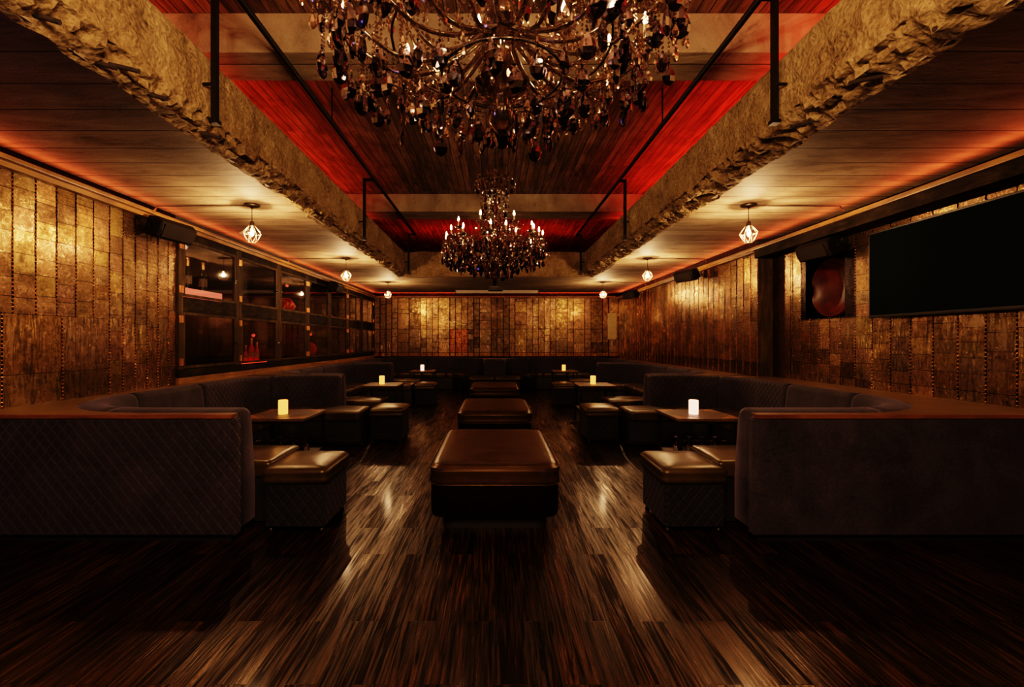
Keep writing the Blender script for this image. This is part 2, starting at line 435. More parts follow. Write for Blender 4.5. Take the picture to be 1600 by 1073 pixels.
# ------------------------------------------------------------------ sweep along a path
def arcpath(pts_cmd, step=.06):
    """list of ('L',(x,y)) or ('A',(cx,cy),r,a0,a1) -> dense pts"""
    out=[]
    for c in pts_cmd:
        if c[0]=='L':
            p=Vector(c[1])
            if out:
                q=out[-1]; n=max(1,int((p-q).length/step))
                for i in range(1,n+1): out.append(q.lerp(p,i/n))
            else: out.append(p)
        else:
            _,ce,r,a0,a1=c
            n=max(4,int(abs(a1-a0)*r/step))
            for i in range(1,n+1):
                a=a0+(a1-a0)*i/n
                out.append(Vector((ce[0]+r*math.cos(a),ce[1]+r*math.sin(a))))
    return out
class Path:
    def __init__(s,pts):
        s.p=pts; s.s=[0]
        for i in range(1,len(pts)): s.s.append(s.s[-1]+(pts[i]-pts[i-1]).length)
        s.len=s.s[-1]
    def at(s,t):
        t=max(0,min(s.len,t))
        import bisect
        i=max(1,min(len(s.p)-1,bisect.bisect_left(s.s,t)))
        a=(t-s.s[i-1])/max(1e-9,(s.s[i]-s.s[i-1]))
        def tan(j):
            j0=max(0,j-1); j1=min(len(s.p)-1,j+1)
            return (s.p[j1]-s.p[j0]).normalized()
        T=tan(i-1).lerp(tan(i),a).normalized()
        return s.p[i-1].lerp(s.p[i],a),T
    def off(s,t,o,side):
        p,T=s.at(t)
        n=Vector((-T.y,T.x))*side
        return p+n*o

def sweep(path,prof,t0,t1,side,step=.08,flipx=1,endround=0.0):
    """closed profile [(offset,z)] swept from t0 to t1; UV in metres"""
    bm=bmesh.new(); uvl=bm.loops.layers.uv.new('UVMap')
    n=max(2,int((t1-t0)/step))
    ts=[t0+(t1-t0)*i/n for i in range(n+1)]
    if endround:
        ts=[t0,t0+endround*.3,t0+endround]+[t for t in ts if t0+endround<t<t1-endround]+[t1-endround,t1-endround*.3,t1]
    pl=[0]
    for i in range(1,len(prof)+1):
        a=prof[i-1]; b=prof[i%len(prof)]
        pl.append(pl[-1]+math.hypot(a[0]-b[0],a[1]-b[1]))
    cxo=sum(p[0] for p in prof)/len(prof); czo=(max(p[1] for p in prof)+min(p[1] for p in prof))/2
    rings=[]
    for t in ts:
        k=1.0
        if endround:
            d=min(t-t0,t1-t)
            if d<endround: k=1-(.10*(1-d/endround)**2)
        r=[]
        for (o,z) in prof:
            oo=cxo+(o-cxo)*k; zz=czo+(z-czo)*(k if z>czo else 1)
            q=path.off(t,oo,side); r.append(bm.verts.new((q.x*flipx,q.y,zz)))
        rings.append(r)
    m=len(prof)
    for i in range(len(rings)-1):
        for k in range(m):
            k2=(k+1)%m
            f=bm.faces.new((rings[i][k],rings[i][k2],rings[i+1][k2],rings[i+1][k]))
            us=[(ts[i],pl[k]),(ts[i],pl[k+1]),(ts[i+1],pl[k+1]),(ts[i+1],pl[k])]
            for lp,u in zip(f.loops,us): lp[uvl].uv=u
    for ring in (rings[0],rings[-1]):
        f=bm.faces.new(ring)
        for lp in f.loops: lp[uvl].uv=(lp.vert.co.x+lp.vert.co.y,lp.vert.co.z)
    bmesh.ops.recalc_face_normals(bm,faces=bm.faces)
    return bm

def pad_on_path(path,t0,t1,o0,o1,z0,z1,side,flipx=1,r=.035,puff=.02,seed=0,nx=14,ny=10):
    """upholstered cushion following the path"""
    bm=bmesh.new()
    lx=(t1-t0)/2; ly=(o1-o0)/2; lz=(z1-z0)/2
    mt=(t0+t1)/2; mo=(o0+o1)/2; mz=(z0+z1)/2
    bmesh.ops.create_cube(bm,size=2)
    bmesh.ops.subdivide_edges(bm,edges=list(bm.edges),cuts=nx,use_grid_fill=True)
    for v in bm.verts:
        x,y,z=v.co
        # concentrate samples toward edges
        x=math.copysign(abs(x)**.6,x); y=math.copysign(abs(y)**.6,y); z=math.copysign(abs(z)**.8,z)
        p=Vector((x*lx,y*ly,z*lz))
        q=Vector((max(-lx+r,min(lx-r,p.x)),max(-ly+r,min(ly-r,p.y)),max(-lz+r,min(lz-r,p.z))))
        d=p-q
        if d.length>1e-6: p=q+d.normalized()*r
        if z>0:
            p.z+=puff*(1-(p.x/lx)**2)*(1-(p.y/ly)**2)
            p.z+=.006*noise.noise(Vector((p.x*5+seed,p.y*5,seed*.7)))
        c=path.off(mt+p.x,mo+p.y,side)
        v.co=Vector((c.x*flipx,c.y,mz+p.z))
    bmesh.ops.recalc_face_normals(bm,faces=bm.faces)
    return bm

# ------------------------------------------------------------------ plate-clad wall
def plate_wall(name, org, udir, nrm, length, cols, rivet_r=.009, gap=(.008,.0025), strip=0, seed=1, extra=None, backdrop=None, skip=None):
    """cols: function(u)->(width, [(z0,z1)...]) ; u runs along udir"""
    rr=random.Random(seed)
    bm=bmesh.new(); cl=bm.loops.layers.float_color.new('tint'); uvl=bm.loops.layers.uv.new('UVMap')
    o=Vector(org); U=Vector(udir); W=Vector(nrm); Z=Vector((0,0,1))
    def P(u,z,h): return o+U*u+Z*z+W*h
    def quad(pts,col,uvs):
        vs=[bm.verts.new(p) for p in pts]; f=bm.faces.new(vs)
        if f.normal.length==0: f.normal_update()
        if f.normal.dot(W)<-.2: f.normal_flip()
        for lp in f.loops:
            lp[cl]=(*col,1)
            d=lp.vert.co-o; lp[uvl].uv=(d.dot(U)+uvs,lp.vert.co.z+uvs*.37)
    def rivet(u,z,h):
        c=P(u,z,h); r=rivet_r
        base=[bm.verts.new(c+(U*math.cos(a)+Z*math.sin(a))*r) for a in (0,PI/3,2*PI/3,PI,4*PI/3,5*PI/3)]
        mid=[bm.verts.new(c+(U*math.cos(a)+Z*math.sin(a))*r*.6+W*r*.55) for a in (0,PI/3,2*PI/3,PI,4*PI/3,5*PI/3)]
        top=bm.verts.new(c+W*r*.75)
        k=rr.uniform(.8,1.5)
        fs=[]
        for i in range(6):
            j=(i+1)%6
            fs.append(bm.faces.new((base[i],base[j],mid[j],mid[i]))); fs.append(bm.faces.new((mid[i],mid[j],top)))
        for f in fs:
            f.smooth=True
            f.normal_update()
            if f.normal.dot(W)<0: f.normal_flip()
            for lp in f.loops: lp[cl]=(1.5*k,1.0*k,.7*k,1)
    u=0; ci=0
    while u<length-1e-4:
        w,segs,riv=cols(u,rr)
        w=min(w,length-u)
        ctint=rr.choice([.7,.85,1,1,1.1,1.2])
        for (z0,z1) in segs:
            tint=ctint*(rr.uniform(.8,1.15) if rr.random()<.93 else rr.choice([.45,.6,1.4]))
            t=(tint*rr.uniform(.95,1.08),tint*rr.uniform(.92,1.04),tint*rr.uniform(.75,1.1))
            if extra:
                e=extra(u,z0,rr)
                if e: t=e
            g=.0025; h=rr.uniform(.003,.007); a=[rr.uniform(-.0012,.0012) for _ in range(4)]
            if skip and skip(u,u+w,z0,z1): continue
            uu=rr.uniform(0,50)
            gu=gap[0] if riv else gap[0]*.6; g=gap[1]
            p=[P(u+gu,z0+g,h+a[0]),P(u+w-gu,z0+g,h+a[1]),P(u+w-gu,z1-g,h+a[2]),P(u+gu,z1-g,h+a[3])]
            quad(p,t,uu)
        zmin=min(s[0] for s in segs); zmax=max(s[1] for s in segs)
        if riv:
            z=zmin+.02
            while z<zmax:
                if not (skip and skip(u-.01,u+.01,z,z)): rivet(u,z,.008)
                z+=riv
        if strip:
            k=rr.uniform(.7,1.5); zt=zmax if rr.random()<.7 else rr.uniform(1.5,2.2)
            quad([P(u-strip/2,zmin,.002),P(u-strip/2,zmin,.014),P(u-strip/2,zt,.014),P(u-strip/2,zt,.002)],(1.9*k,1.35*k,.9*k),0)
            quad([P(u-strip/2,zmin,.014),P(u+strip/2,zmin,.014),P(u+strip/2,zt,.014),P(u-strip/2,zt,.014)],(1.9*k,1.35*k,.9*k),0)
        u+=w; ci+=1
    # backing sheet
    za,zb=backdrop
    if skip is None:
        quad([P(0,za,0),P(length,za,0),P(length,zb,0),P(0,zb,0)],(.05,.03,.02),0)
    else:
        pass
    return bm,P,quad

def split(rr,z0,z1,lo,hi,at=None):
    out=[]; z=z0
    while z<z1-1e-6:
        h=rr.uniform(lo,hi)
        if z1-(z+h)<lo*.7: h=z1-z
        out.append((z,z+h)); z+=h
    return out
def struct(o,label=None): o['kind']='structure'; return o

ZC=3.08   # side soffit
ZT=3.68
# ================================================================== SETTING
bm=bmesh.new(); box(bm,-4.6,4.6,-2.6,15.2,-.1,0); struct(finish('floor',bm,M['floor']))
# left wall (clad part)
def cols_left(u,rr):
    y=-2.5+u
    if y<4.55:
        w=.19
        segs=split(rr,1.73,2.92,.13,.2)
        return w,segs,.034
    w=.17
    return w,split(rr,.95,2.92,.14,.32),.034
bm,P,q=plate_wall('wall_left',(-4,-2.5,0),(0,1,0),(1,0,0),8.2,cols_left,seed=3,backdrop=(.9,3.08))
struct(finish('wall_left',bm,M['plates'],smooth=False))
# lower big plates of left wall
def cols_left2(u,rr): return 7.22/14,[(.95,1.22),(1.22,1.73)],.034
bm,P,q=plate_wall('wall_left',(-4,-2.5,0),(0,1,0),(1,0,0),7.22,cols_left2,seed=9,backdrop=(.9,1.0))
struct(finish('wall_left',bm,M['plates']))
bm=bmesh.new(); box(bm,-4.6,-4.46,-2.6,15.2,0,4.6); box(bm,-4.46,-4.01,-2.6,5.70,0,ZC); box(bm,-4.46,-4.02,5.70,15,0,1.04)
box(bm,-4.46,-4.02,5.70,15,2.9,ZC)
struct(finish('wall_left',bm,M['darkwall']))
# right wall far part (clad)
def cols_r(u,rr):
    return .205,[(.95,1.17)]+split(rr,1.17,2.93,.12,.42),.045
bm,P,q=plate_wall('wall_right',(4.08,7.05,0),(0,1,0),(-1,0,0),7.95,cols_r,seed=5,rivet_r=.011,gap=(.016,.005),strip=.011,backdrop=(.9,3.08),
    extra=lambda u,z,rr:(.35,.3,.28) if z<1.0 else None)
struct(finish('wall_right',bm,M['plates']))
# right wall near part (recessed)
def skipn(u0,u1,z0,z1):
    y0,y1=-2.5+u0,-2.5+u1
    return (y1>5.58 and y0<6.30 and z1>1.80 and z0<2.61)
def cols_r2(u,rr):
    y=-2.5+u
    if y>=6.6: return .46,[(.95,1.12),(1.12,2.78)],0
    w=.24
    if 5.5<y<6.4: w=.18
    if y+w>6.6: w=6.6-y
    return max(w,.02),[(.95,1.05)]+split(rr,1.05,1.79,.12,.2)+split(rr,1.79,2.61,.13,.21)+[(2.61,2.78)],.036
bm,P,q=plate_wall('wall_right',(4.3,-2.5,0),(0,1,0),(-1,0,0),9.55,cols_r2,seed=15,rivet_r=.008,backdrop=(.9,3.08),skip=skipn)
# backing with opening for niche
for (a,b_,c,d) in ((0,8.08,.9,3.08),(8.80,9.55,.9,3.08),(8.08,8.80,.9,1.80),(8.08,8.80,2.60,3.08)):
    q([P(a,c,0),P(b_,c,0),P(b_,d,0),P(a,d,0)],(.05,.03,.02),0)
struct(finish('wall_right',bm,M['plates']))
bm=bmesh.new(); box(bm,4.56,4.7,-2.6,15.2,0,4.6)
box(bm,4.09,4.56,7.06,15,0,ZC); box(bm,4.31,4.56,-2.6,5.57,0,ZC); box(bm,4.31,4.56,6.31,7.06,0,ZC); box(bm,4.31,4.56,5.57,6.31,0,1.79); box(bm,4.31,4.56,5.57,6.31,2.62,ZC)
struct(finish('wall_right',bm,M['darkwall']))
# pilaster return face at y=7.05
bm=bbox(4.075,4.30,7.03,7.05,.95,2.95); struct(finish('trim_1',bm,M['postwood']))
# back wall
def cols_b(u,rr):
    w=rr.choice([.19,.19,.2,.38,.2])
    base=split(rr,1.0,1.13,.2,.3)
    if rr.random()<.7: up=split(rr,1.9,2.93,.08,.55)
    else: up=split(rr,1.9,2.93,.5,.9)
    low=split(rr,1.13,1.9,.12,.5)
    return w,base+low+up,(.05 if rr.random()<.3 else 0)
def red_b(u,z,rr):
    x=-3.97+u
    if -1.55<x<-1.0 and 1.1<z<1.9: return (1.15,.62,.45)
    if z<1.1: return (1.1,.8,.45)
    return None
bm,P,q=plate_wall('wall_back',(-3.97,15,0),(1,0,0),(0,-1,0),8.05,cols_b,seed=21,rivet_r=.006,gap=(.016,.007),backdrop=(.9,3.08),extra=red_b)
struct(finish('wall_back',bm,M['plates']))
bm=bmesh.new(); box(bm,-4.6,4.7,15.01,15.2,0,4.6); struct(finish('wall_back',bm,M['darkwall']))
bm=bmesh.new(); box(bm,-4.6,4.7,-2.75,-2.6,0,4.6); struct(finish('wall_front',bm,M['darkwall']))
# upper slab
bm=bmesh.new(); box(bm,-4.6,4.7,-2.7,15.2,4.5,4.65); struct(finish('ceiling',bm,M['slab']))
# cross beams
for y0,y1 in ((-1.2,-.7),(4.16,4.62),(9.27,9.85)):
    bm=bbox(-4.46,4.56,y0,y1,4.14,4.5,.012); struct(finish('ceiling_beam',bm,M['beam']))
# side soffits and far soffit
for x0,x1 in ((-4.46,-2.30),(2.40,4.56)):
    bm=bmesh.new(); box(bm,x0,x1,-2.6,11.25,ZC,ZT-.02); struct(finish('ceiling_soffit',bm,M['boards']))
bm=bmesh.new(); box(bm,-4.46,4.56,11.25,15.0,ZC,ZT-.02); struct(finish('ceiling_soffit',bm,M['boards']))

def rough_edge(s,xs):
    """broken concrete edge of the side slab. s=-1 left, 1 right. xs = soffit seam x"""
    bm=bmesh.new()
    ny=560; y0,y1=-2.5,11.2
    prof=[(xs+.05,ZC+.02),(xs,ZC-.012),(xs-.03,ZC-.004),(xs-.09,ZC+.02),(2.30,ZC+.035),(2.25,ZC+.05),(2.22,ZC+.075),(2.20,ZC+.11)]
    nz=16
    for i in range(1,nz+1): prof.append((2.18,ZC+.11+(ZT-ZC-.16)*i/nz))
    prof+=[(2.20,ZT-.01),(2.26,ZT),(2.36,ZT),(xs+.12,ZT)]
    prof=[(max(2.16,x) if i>4 else x,z) for i,(x,z) in enumerate(prof)]
    g=[]
    for j in range(ny+1):
        y=y0+(y1-y0)*j/ny; row=[]
        for i,(x,z) in enumerate(prof):
            v=Vector((x*3.1+s*9,y*3.1,z*3.1))
            a=noise.fractal(v*1.3,.8,2.1,5)
            b=noise.fractal(v*4.5+Vector((5,3,1)),.7,2.2,4)
            ed=noise.noise(Vector((y*1.1,s*3.3,0)))*.06+noise.noise(Vector((y*5.3,s*7.1,2)))*.035
            dx=a*.03+b*.016; dz=0
            if i in(0,): dx=0
            if i in(1,2,3): dx=-ed*1.3+b*.03; dz=(b*.012)
            if i in(3,4,5,6,7):
                dz=a*.035+b*.035+.012; dx+=b*.03+ed*.4
            if i>len(prof)-5: dz=a*.04+b*.02; 
            if i>len(prof)-3: dx=0
            if i==len(prof)-1: dz=0
            row.append(bm.verts.new((s*(x+dx),y,z+dz)))
        g.append(row)
    for j in range(ny):
        for i in range(len(prof)-1):
            bm.faces.new((g[j][i],g[j+1][i],g[j+1][i+1],g[j][i+1]))
    bmesh.ops.recalc_face_normals(bm,faces=bm.faces)
    return struct(finish('ceiling_edge',bm,M['rubble'],smooth=True,angle=40))
rough_edge(-1,2.33); rough_edge(1,2.43)
# end upstand face
bm=bmesh.new(); g=[]
for i in range(90):
    x=-2.4+4.8*i/89; row=[]
    for k in range(12):
        z=ZC+(ZT-ZC)*k/11
        a=noise.fractal(Vector((x*2,4,z*2)),.8,2.1,4)
        row.append(bm.verts.new((x,11.12+a*.02-(0.03 if k==0 else 0)*0,z+(a*.03 if k in(0,11) else 0))))
    row.append(bm.verts.new((x,11.3,ZT))); row.insert(0,bm.verts.new((x,11.3,ZC+.002)))
    g.append(row)
for i in range(89):
    for k in range(len(g[0])-1): bm.faces.new((g[i][k],g[i+1][k],g[i+1][k+1],g[i][k+1]))
bmesh.ops.recalc_face_normals(bm,faces=bm.faces)
struct(finish('ceiling_edge',bm,M['rubble'],smooth=True,angle=40))

# cornices
def cornice(x0,x1,y0,y1,z0,z1):
    bm=bbox(x0,x1,y0,y1,z0,z1,.008); return bm
bm=cornice(-4.02,-3.87,-2.55,15,2.945,2.985); 
box(bm,-4.02,-3.92,-2.55,15,2.90,2.945); struct(finish('trim_2',bm,M['cornice']))
bm=cornice(3.98,4.3,-2.55,15,2.90,2.95); box(bm,4.0,4.3,7.05,15,2.87,2.90); struct(finish('trim_3',bm,M['cornice']))
bm=bbox(4.02,4.31,-2.55,7.04,2.78,2.90); struct(finish('trim_4',bm,M['darkwood']))
bm=cornice(-3.87,3.98,14.86,15,2.93,2.97); struct(finish('trim_5',bm,M['cornice']))
# red LED battens lying on the cornice tops (hidden from the aisle)

# rebar stubs, part of the broken slab
for i,(s,y,z,x,l) in enumerate([(-1,1.95,3.17,2.28,.16),(-1,2.25,3.12,2.30,.13),(-1,2.6,3.10,2.3,.12),(-1,2.68,3.13,2.27,.16),(-1,2.95,3.11,2.28,.14),(-1,3.5,3.10,2.26,.14),(-1,1.55,3.2,2.3,.16),
    (1,2.3,3.12,2.36,.12),(1,2.75,3.10,2.34,.18),(1,2.0,3.14,2.33,.10),(1,3.3,3.09,2.3,.14)]):
    bm=bmesh.new(); pts=[(s*(x),y,z),(s*(x-l*.4),y+.015,z-.008),(s*(x-l),y+.02,z-.03)]
    tube(bm,pts,.014,8)
    o=finish('rebar_stub',bm,M['rust'],smooth=True,angle=50); o['kind']='structure'

# ================================================================== hanging pipework
def pipe_rail(s,x,zr,label):
    t=thing('pipe_rail',label,'pipe',(s*x,-2.4,zr))
    bm=bmesh.new(); tube(bm,[(0,0,0),(0,13.45,0)],.026,10); finish('pipe',bm,M['iron'],t,True,50)
    for y in (3.40,7.3,11.04):
        yy=y+2.4
        bm=bmesh.new(); dx=s*(2.09-x)
        box(bm,dx-.02,dx+.02,yy-.02,yy+.02,3.13-zr,.02)
        if abs(dx)>.03: box(bm,min(0,dx),max(0,dx),yy-.018,yy+.018,-.018,.018)
        box(bm,dx-.03,dx+.03,yy-.03,yy+.03,3.12-zr,3.15-zr)
        finish('hanger',bm,M['iron'],t)
        bm=bmesh.new(); tube(bm,[(dx,yy,3.42-zr),(dx+s*.09,yy,3.42-zr)],.012,6); finish('bracket',bm,M['iron'],t)
    for y in (1.2,5.4,9.3):
        yy=y+2.4; bm=bmesh.new(); tube(bm,[(0,yy,0),(0,yy,4.5-zr-.0 if not 9.2<y<9.9 else 4.14-zr)],.009,6); finish('drop_rod',bm,M['iron'],t)
pipe_rail(-1,1.93,4.09,'black iron pipe rail running under the red slab beside the left concrete edge')
pipe_rail(1,1.99,4.07,'black iron pipe rail running under the red slab beside the right concrete edge')

# ================================================================== pendants
def make_pendant():
    t=thing('pendant_light','','pendant lamp')
    bm=bmesh.new(); lathe(bm,[(0,0),(.085,0),(.085,-.012),(.07,-.022),(.02,-.028),(.012,-.045),(0,-.045)],n=24); finish('canopy',bm,M['canopy'],t,True,40)
    bm=bmesh.new(); tube(bm,[(0,0,-.02),(0,0,-.20)],.004,6); finish('cord',bm,M['iron'],t)
    bm=bmesh.new(); lathe(bm,[(0,-.19),(.012,-.19),(.022,-.2),(.026,-.215),(.026,-.245),(.021,-.25),(.0,-.25)],n=16); finish('socket',bm,M['canopy'],t,True,40)
    bm=bmesh.new(); n=8
    prof=[(.028,-.235),(.095,-.325),(.105,-.345),(.045,-.43)]
    for k in range(n):
        a=2*PI*k/n; b=2*PI*(k+.5)/n
        P3=lambda r,z,an:(r*math.cos(an),r*math.sin(an),z)
        tube(bm,[P3(.028,-.235,a),P3(.1,-.33,a)],.0025,5)
        tube(bm,[P3(.1,-.33,a),P3(.05,-.43,b)],.0025,5); tube(bm,[P3(.1,-.33,a),P3(.05,-.43,b-2*PI/n)],.0025,5)
        tube(bm,[P3(.1,-.33,a),P3(.1,-.33,a+2*PI/n)],.0025,5); tube(bm,[P3(.05,-.43,b),P3(.05,-.43,b+2*PI/n)],.0025,5)
    finish('cage',bm,M['wire'],t)
    bm=bmesh.new(); lathe(bm,[(.013,-.25),(.016,-.27),(.030,-.30),(.034,-.33),(.028,-.36),(.012,-.378),(0,-.382)],n=16)
    bl=finish('bulb',bm,M['bulbglass'],t,True)
    bm=bmesh.new()
    tube(bm,[(-.004,0,-.26),(-.022,0,-.30),(-.026,0,-.345),(0,0,-.355),(.026,0,-.345),(.022,0,-.30),(.004,0,-.26)],.0016,6)
    tube(bm,[(0,-.004,-.26),(0,-.022,-.30),(0,-.026,-.345),(0,0,-.355),(0,.026,-.345),(0,.022,-.30),(0,.004,-.26)],.0016,6)
    finish('filament',bm,M['filament'],bl,True)
    return t
pd=make_pendant()
pp=[(-2.81,5.27,'caged pendant lamp over the nearest left booth, before the glazed cabinets'),
    (-2.82,8.64,'caged pendant lamp over the middle left booth'),
    (-2.84,12.1,'small caged pendant lamp by the back wall on the left'),
    (2.94,5.27,'caged pendant lamp over the nearest right booth, near the television'),
    (2.90,8.64,'caged pendant lamp over the middle right booth'),
    (2.88,12.1,'small caged pendant lamp by the back wall on the right')]
def point(loc,e,col,r=.03,name='lamp'):  # shared by the real fittings and the added fill lights
    l=bpy.data.lights.new(name,'POINT'); l.energy=e; l.color=col; l.shadow_soft_size=r
    o=bpy.data.objects.new(name,l); COL.objects.link(o); o.location=loc; return o
copies=[pd]+[dup(pd) for _ in range(5)]
WARM=(1,.58,.30)
for i,(o,(x,y,lb)) in enumerate(zip(copies,pp)):
    place(o,(x,y,ZC-.001),0,lb)
    point((x,y,ZC-.325),64,WARM,.020)
    s=1 if x>0 else -1
    xe=s*(3.9 if s<0 else 3.99)
    bm=bmesh.new(); tube(bm,[(x+s*.088,y,ZC-.014),(x+s*.6,y,ZC-.012),(x+s*.85,y,ZC-.015),(xe-s*.03,y-.05,ZC-.03),(xe,y-.06,2.99)],.008,6)
    tag(finish('conduit',bm,M['canopy'],smooth=True),'thin metal conduit on the soffit from the '+['nearest left','middle left','far left','nearest right','middle right','far right'][i]+' pendant lamp','conduit')

# ================================================================== booths
BZ=.97
backprof=[(-.12,.06),(-.12,.90),(-.11,.945),(-.07,.965),(0,.975),(.05,.972),(.09,.955),(.105,.92),(.14,.62),(.165,.40),(.165,.06)]
def U_path(s_arm_near,s_arm_far,yn,yf,xb,rn,rf):
    cmd=[('L',(s_arm_near,yn)),('L',(xb-rn,yn)),('A',(xb-rn,yn+rn),rn,-PI/2,0),('L',(xb,yf-rf)),('A',(xb-rf,yf-rf),rf,0,PI/2),('L',(s_arm_far,yf))]
    return Path(arcpath(cmd))
def booth(s,name_pos,xn,xf,yn,yf,xb,label,rn=.95,rf=.9,kick=True):
    p=U_path(xn,xf,yn,yf,xb,rn,rf)
    t=thing('booth_seating',label,'booth',(0,0,0))
    side=1
    a=(xb-rn)-xn; c1=a+PI/2*rn; st=(yf-rf)-(yn+rn); c2=c1+st; c3=c2+PI/2*rf
    cuts=[0,a+.35*rn,c1+.12,c2-.1,p.len]
    cuts=[0,a+.30*rn,c1+.05,c1+st*.62,c2+PI/4*rf,p.len]
    for i in range(len(cuts)-1):
        bm=sweep(p,backprof,cuts[i]+.006,cuts[i+1]-.006,side,.07,s,endround=.03)
        finish('back_panel',bm,M['velvet'] if i<3 else M['quilt'],t,True,55)
    pk=p; p=U_path(xn-.12 if xn<2.2 else 1.9,1.9,yn,yf,xb,rn,rf)
    bm=sweep(p,[(.17,.02),(.17,.37),(.70,.37),(.70,.07),(.62,.07),(.62,.02)],.0,p.len,side,.09,s)
    finish('seat_base',bm,M['black'],t,True,40)
    n=9; e0=.0; L_=p.len
    for i in range(n):
        bm=pad_on_path(p,e0+L_*i/n+.004,e0+L_*(i+1)/n-.004,.165,.75,.37,.515,side,s,seed=i+yn*3)
        finish('seat_cushion',bm,M['leather_gold'],t,True)
    p=pk
    bm=sweep(p,[(-.06,.0),(-.06,.07),(.16,.07),(.16,.0)],.05,p.len-.05,side,.09,s)
    finish('kick_board',bm,M['black'],t)
    return t,p
booths=[]
for s,w in ((-1,'left'),(1,'right')):
    far='under the glazed cabinets' if s<0 else 'below the television'
    b1,p1=booth(s,w,1.96,2.42,3.58,7.14,3.68,'nearest %s curved booth of dark quilted velvet with leather seats'%w)
    b2,p2=booth(s,w,2.46,2.52,7.43,11.10,3.68,'middle %s curved booth of dark quilted velvet, second from the camera'%w)
    booths+=[p1,p2]
# back seating : one continuous run from left third booth round the back wall to the right third booth
def runpath(s,xs=2.55):
    # from arm end (near) along the side then the back wall towards centre then out on the wedge
    cmd=[('L',(xs,11.40)),('L',(3.68-.8,11.40)),('A',(3.68-.8,11.40+.8),.8,-PI/2,0),('L',(3.68,14.75-.6)),('A',(3.68-.6,14.75-.6),.6,0,PI/2),('L',(1.15,14.75)),('A',(1.15,14.35),.4,PI/2,PI/2+.75),('L',(.42,13.95))]
    return Path(arcpath(cmd,.08))
for s,w in ((-1,'left'),(1,'right')):
    p=runpath(s)
    t=thing('booth_seating','far %s velvet banquette wrapping round the back wall corner to the centre wedge'%w,'booth')
    k=7
    for i in range(k):
        bm=sweep(p,backprof,p.len*i/k+.006,p.len*(i+1)/k-.006,1,.08,s,endround=.03); finish('back_panel',bm,M['quilt'],t,True,55)
    p=runpath(s,1.9)
    bm=sweep(p,[(.17,.02),(.17,.37),(.66,.37),(.66,.02)],0,p.len-.02,1,.1,s); finish('seat_base',bm,M['black'],t,True,40)
    k=11
    for i in range(k):
        bm=pad_on_path(p,p.len*i/k+.004,p.len*(i+1)/k-.004,.165,.70,.37,.515,1,s,seed=i+50,nx=8); finish('seat_cushion',bm,M['leather_gold'],t,True)
# centre wedge: padded end post and seat pad between the two far banquettes
t=thing('wedge_seat','velvet end post with dark leather seat at the middle of the back wall','seat',(0,13.3,0))
bm=bmesh.new(); loft(bm,[(.30,.22,.1,.0),(.30,.22,.1,.9),(.29,.21,.1,.95),(.25,.17,.1,.975)],0,.12); 
uvl=bm.loops.layers.uv.new('UVMap')
for f in bm.faces:
    for lp in f.loops: lp[uvl].uv=(lp.vert.co.x,lp.vert.co.z)
finish('post',bm,M['quilt'],t,True,40)
bm=bmesh.new(); loft(bm,[(.72,.26,.1,.04),(.72,.26,.1,0.370)],0,-.42); finish('seat_base',bm,M['black'],t,True,40)
for sx in (-.37,.37):
    bm=bmesh.new(); loft(bm,[(.33,.25,.08,0.380),(.36,.28,.09,0.410),(.365,.285,.09,0.460),(.34,.26,.09,0.505),(.28,.2,.08,0.520)],sx,-.42); finish('seat_cushion',bm,M['leather_gold'],t,True)
# ledge behind the back wall banquette
bm=bmesh.new(); box(bm,-3.9,3.95,14.875,15,0,.955); box(bm,-1.6,1.6,14.7,14.875,0,.94)
struct(finish('trim_6',bm,M['ledge']))

# ledges (burnished top) beside the booths and their front facing
def ledge(s,xw,p_list,y_front):
    bm=bmesh.new()
    # polygon strips: for each booth fill between outer back curve and wall
    top=.955
    def poly(pts):
        vs=[bm.verts.new((s*x,y,top)) for x,y in pts]; vb=[bm.verts.new((s*x,y,top-.035)) for x,y in pts]
        bm.faces.new(vs); bm.faces.new(list(reversed(vb))); n=len(vs)
        for i in range(n): bm.faces.new((vs[i],vb[i],vb[(i+1)%n],vs[(i+1)%n]))
    ys=y_front
    for bi,p in enumerate(p_list):
        pts=[]; n=60
        for i in range(n+1):
            q=p.off(p.len*i/n,-.105,1); pts.append((q.x,q.y))
        x0=pts[0][0]; 
        # build quads between successive curve points & wall projected
        near=[q for q in pts if q[1]<(pts[0][1]+pts[-1][1])/2]; far=[q for q in pts if q[1]>=(pts[0][1]+pts[-1][1])/2]
        yA=ys if bi==0 else pts[0][1]-.16
        # near part as strips in x
        for a,b in zip(near[:-1],near[1:]):
            if abs(b[0]-a[0])>1e-4: poly([(a[0],yA),(b[0],yA),(b[0],b[1]),(a[0],a[1])])
        mx=max(q[0] for q in pts)
        poly([(mx,yA),(xw,yA),(xw,pts[-1][1]+.02),(mx,pts[-1][1]+.02)])
        for a,b in zip(far[:-1],far[1:]):
            if abs(b[0]-a[0])>1e-4 and a[0]>2.6: poly([(b[0],b[1]),(a[0],a[1]),(a[0],pts[-1][1]+.02),(b[0],pts[-1][1]+.02)])
    mx=3.68+.105
    poly([(mx,11.3),(xw,11.3),(xw,14.88),(mx,14.88)])
    bmesh.ops.recalc_face_normals(bm,faces=bm.faces)
    return bm
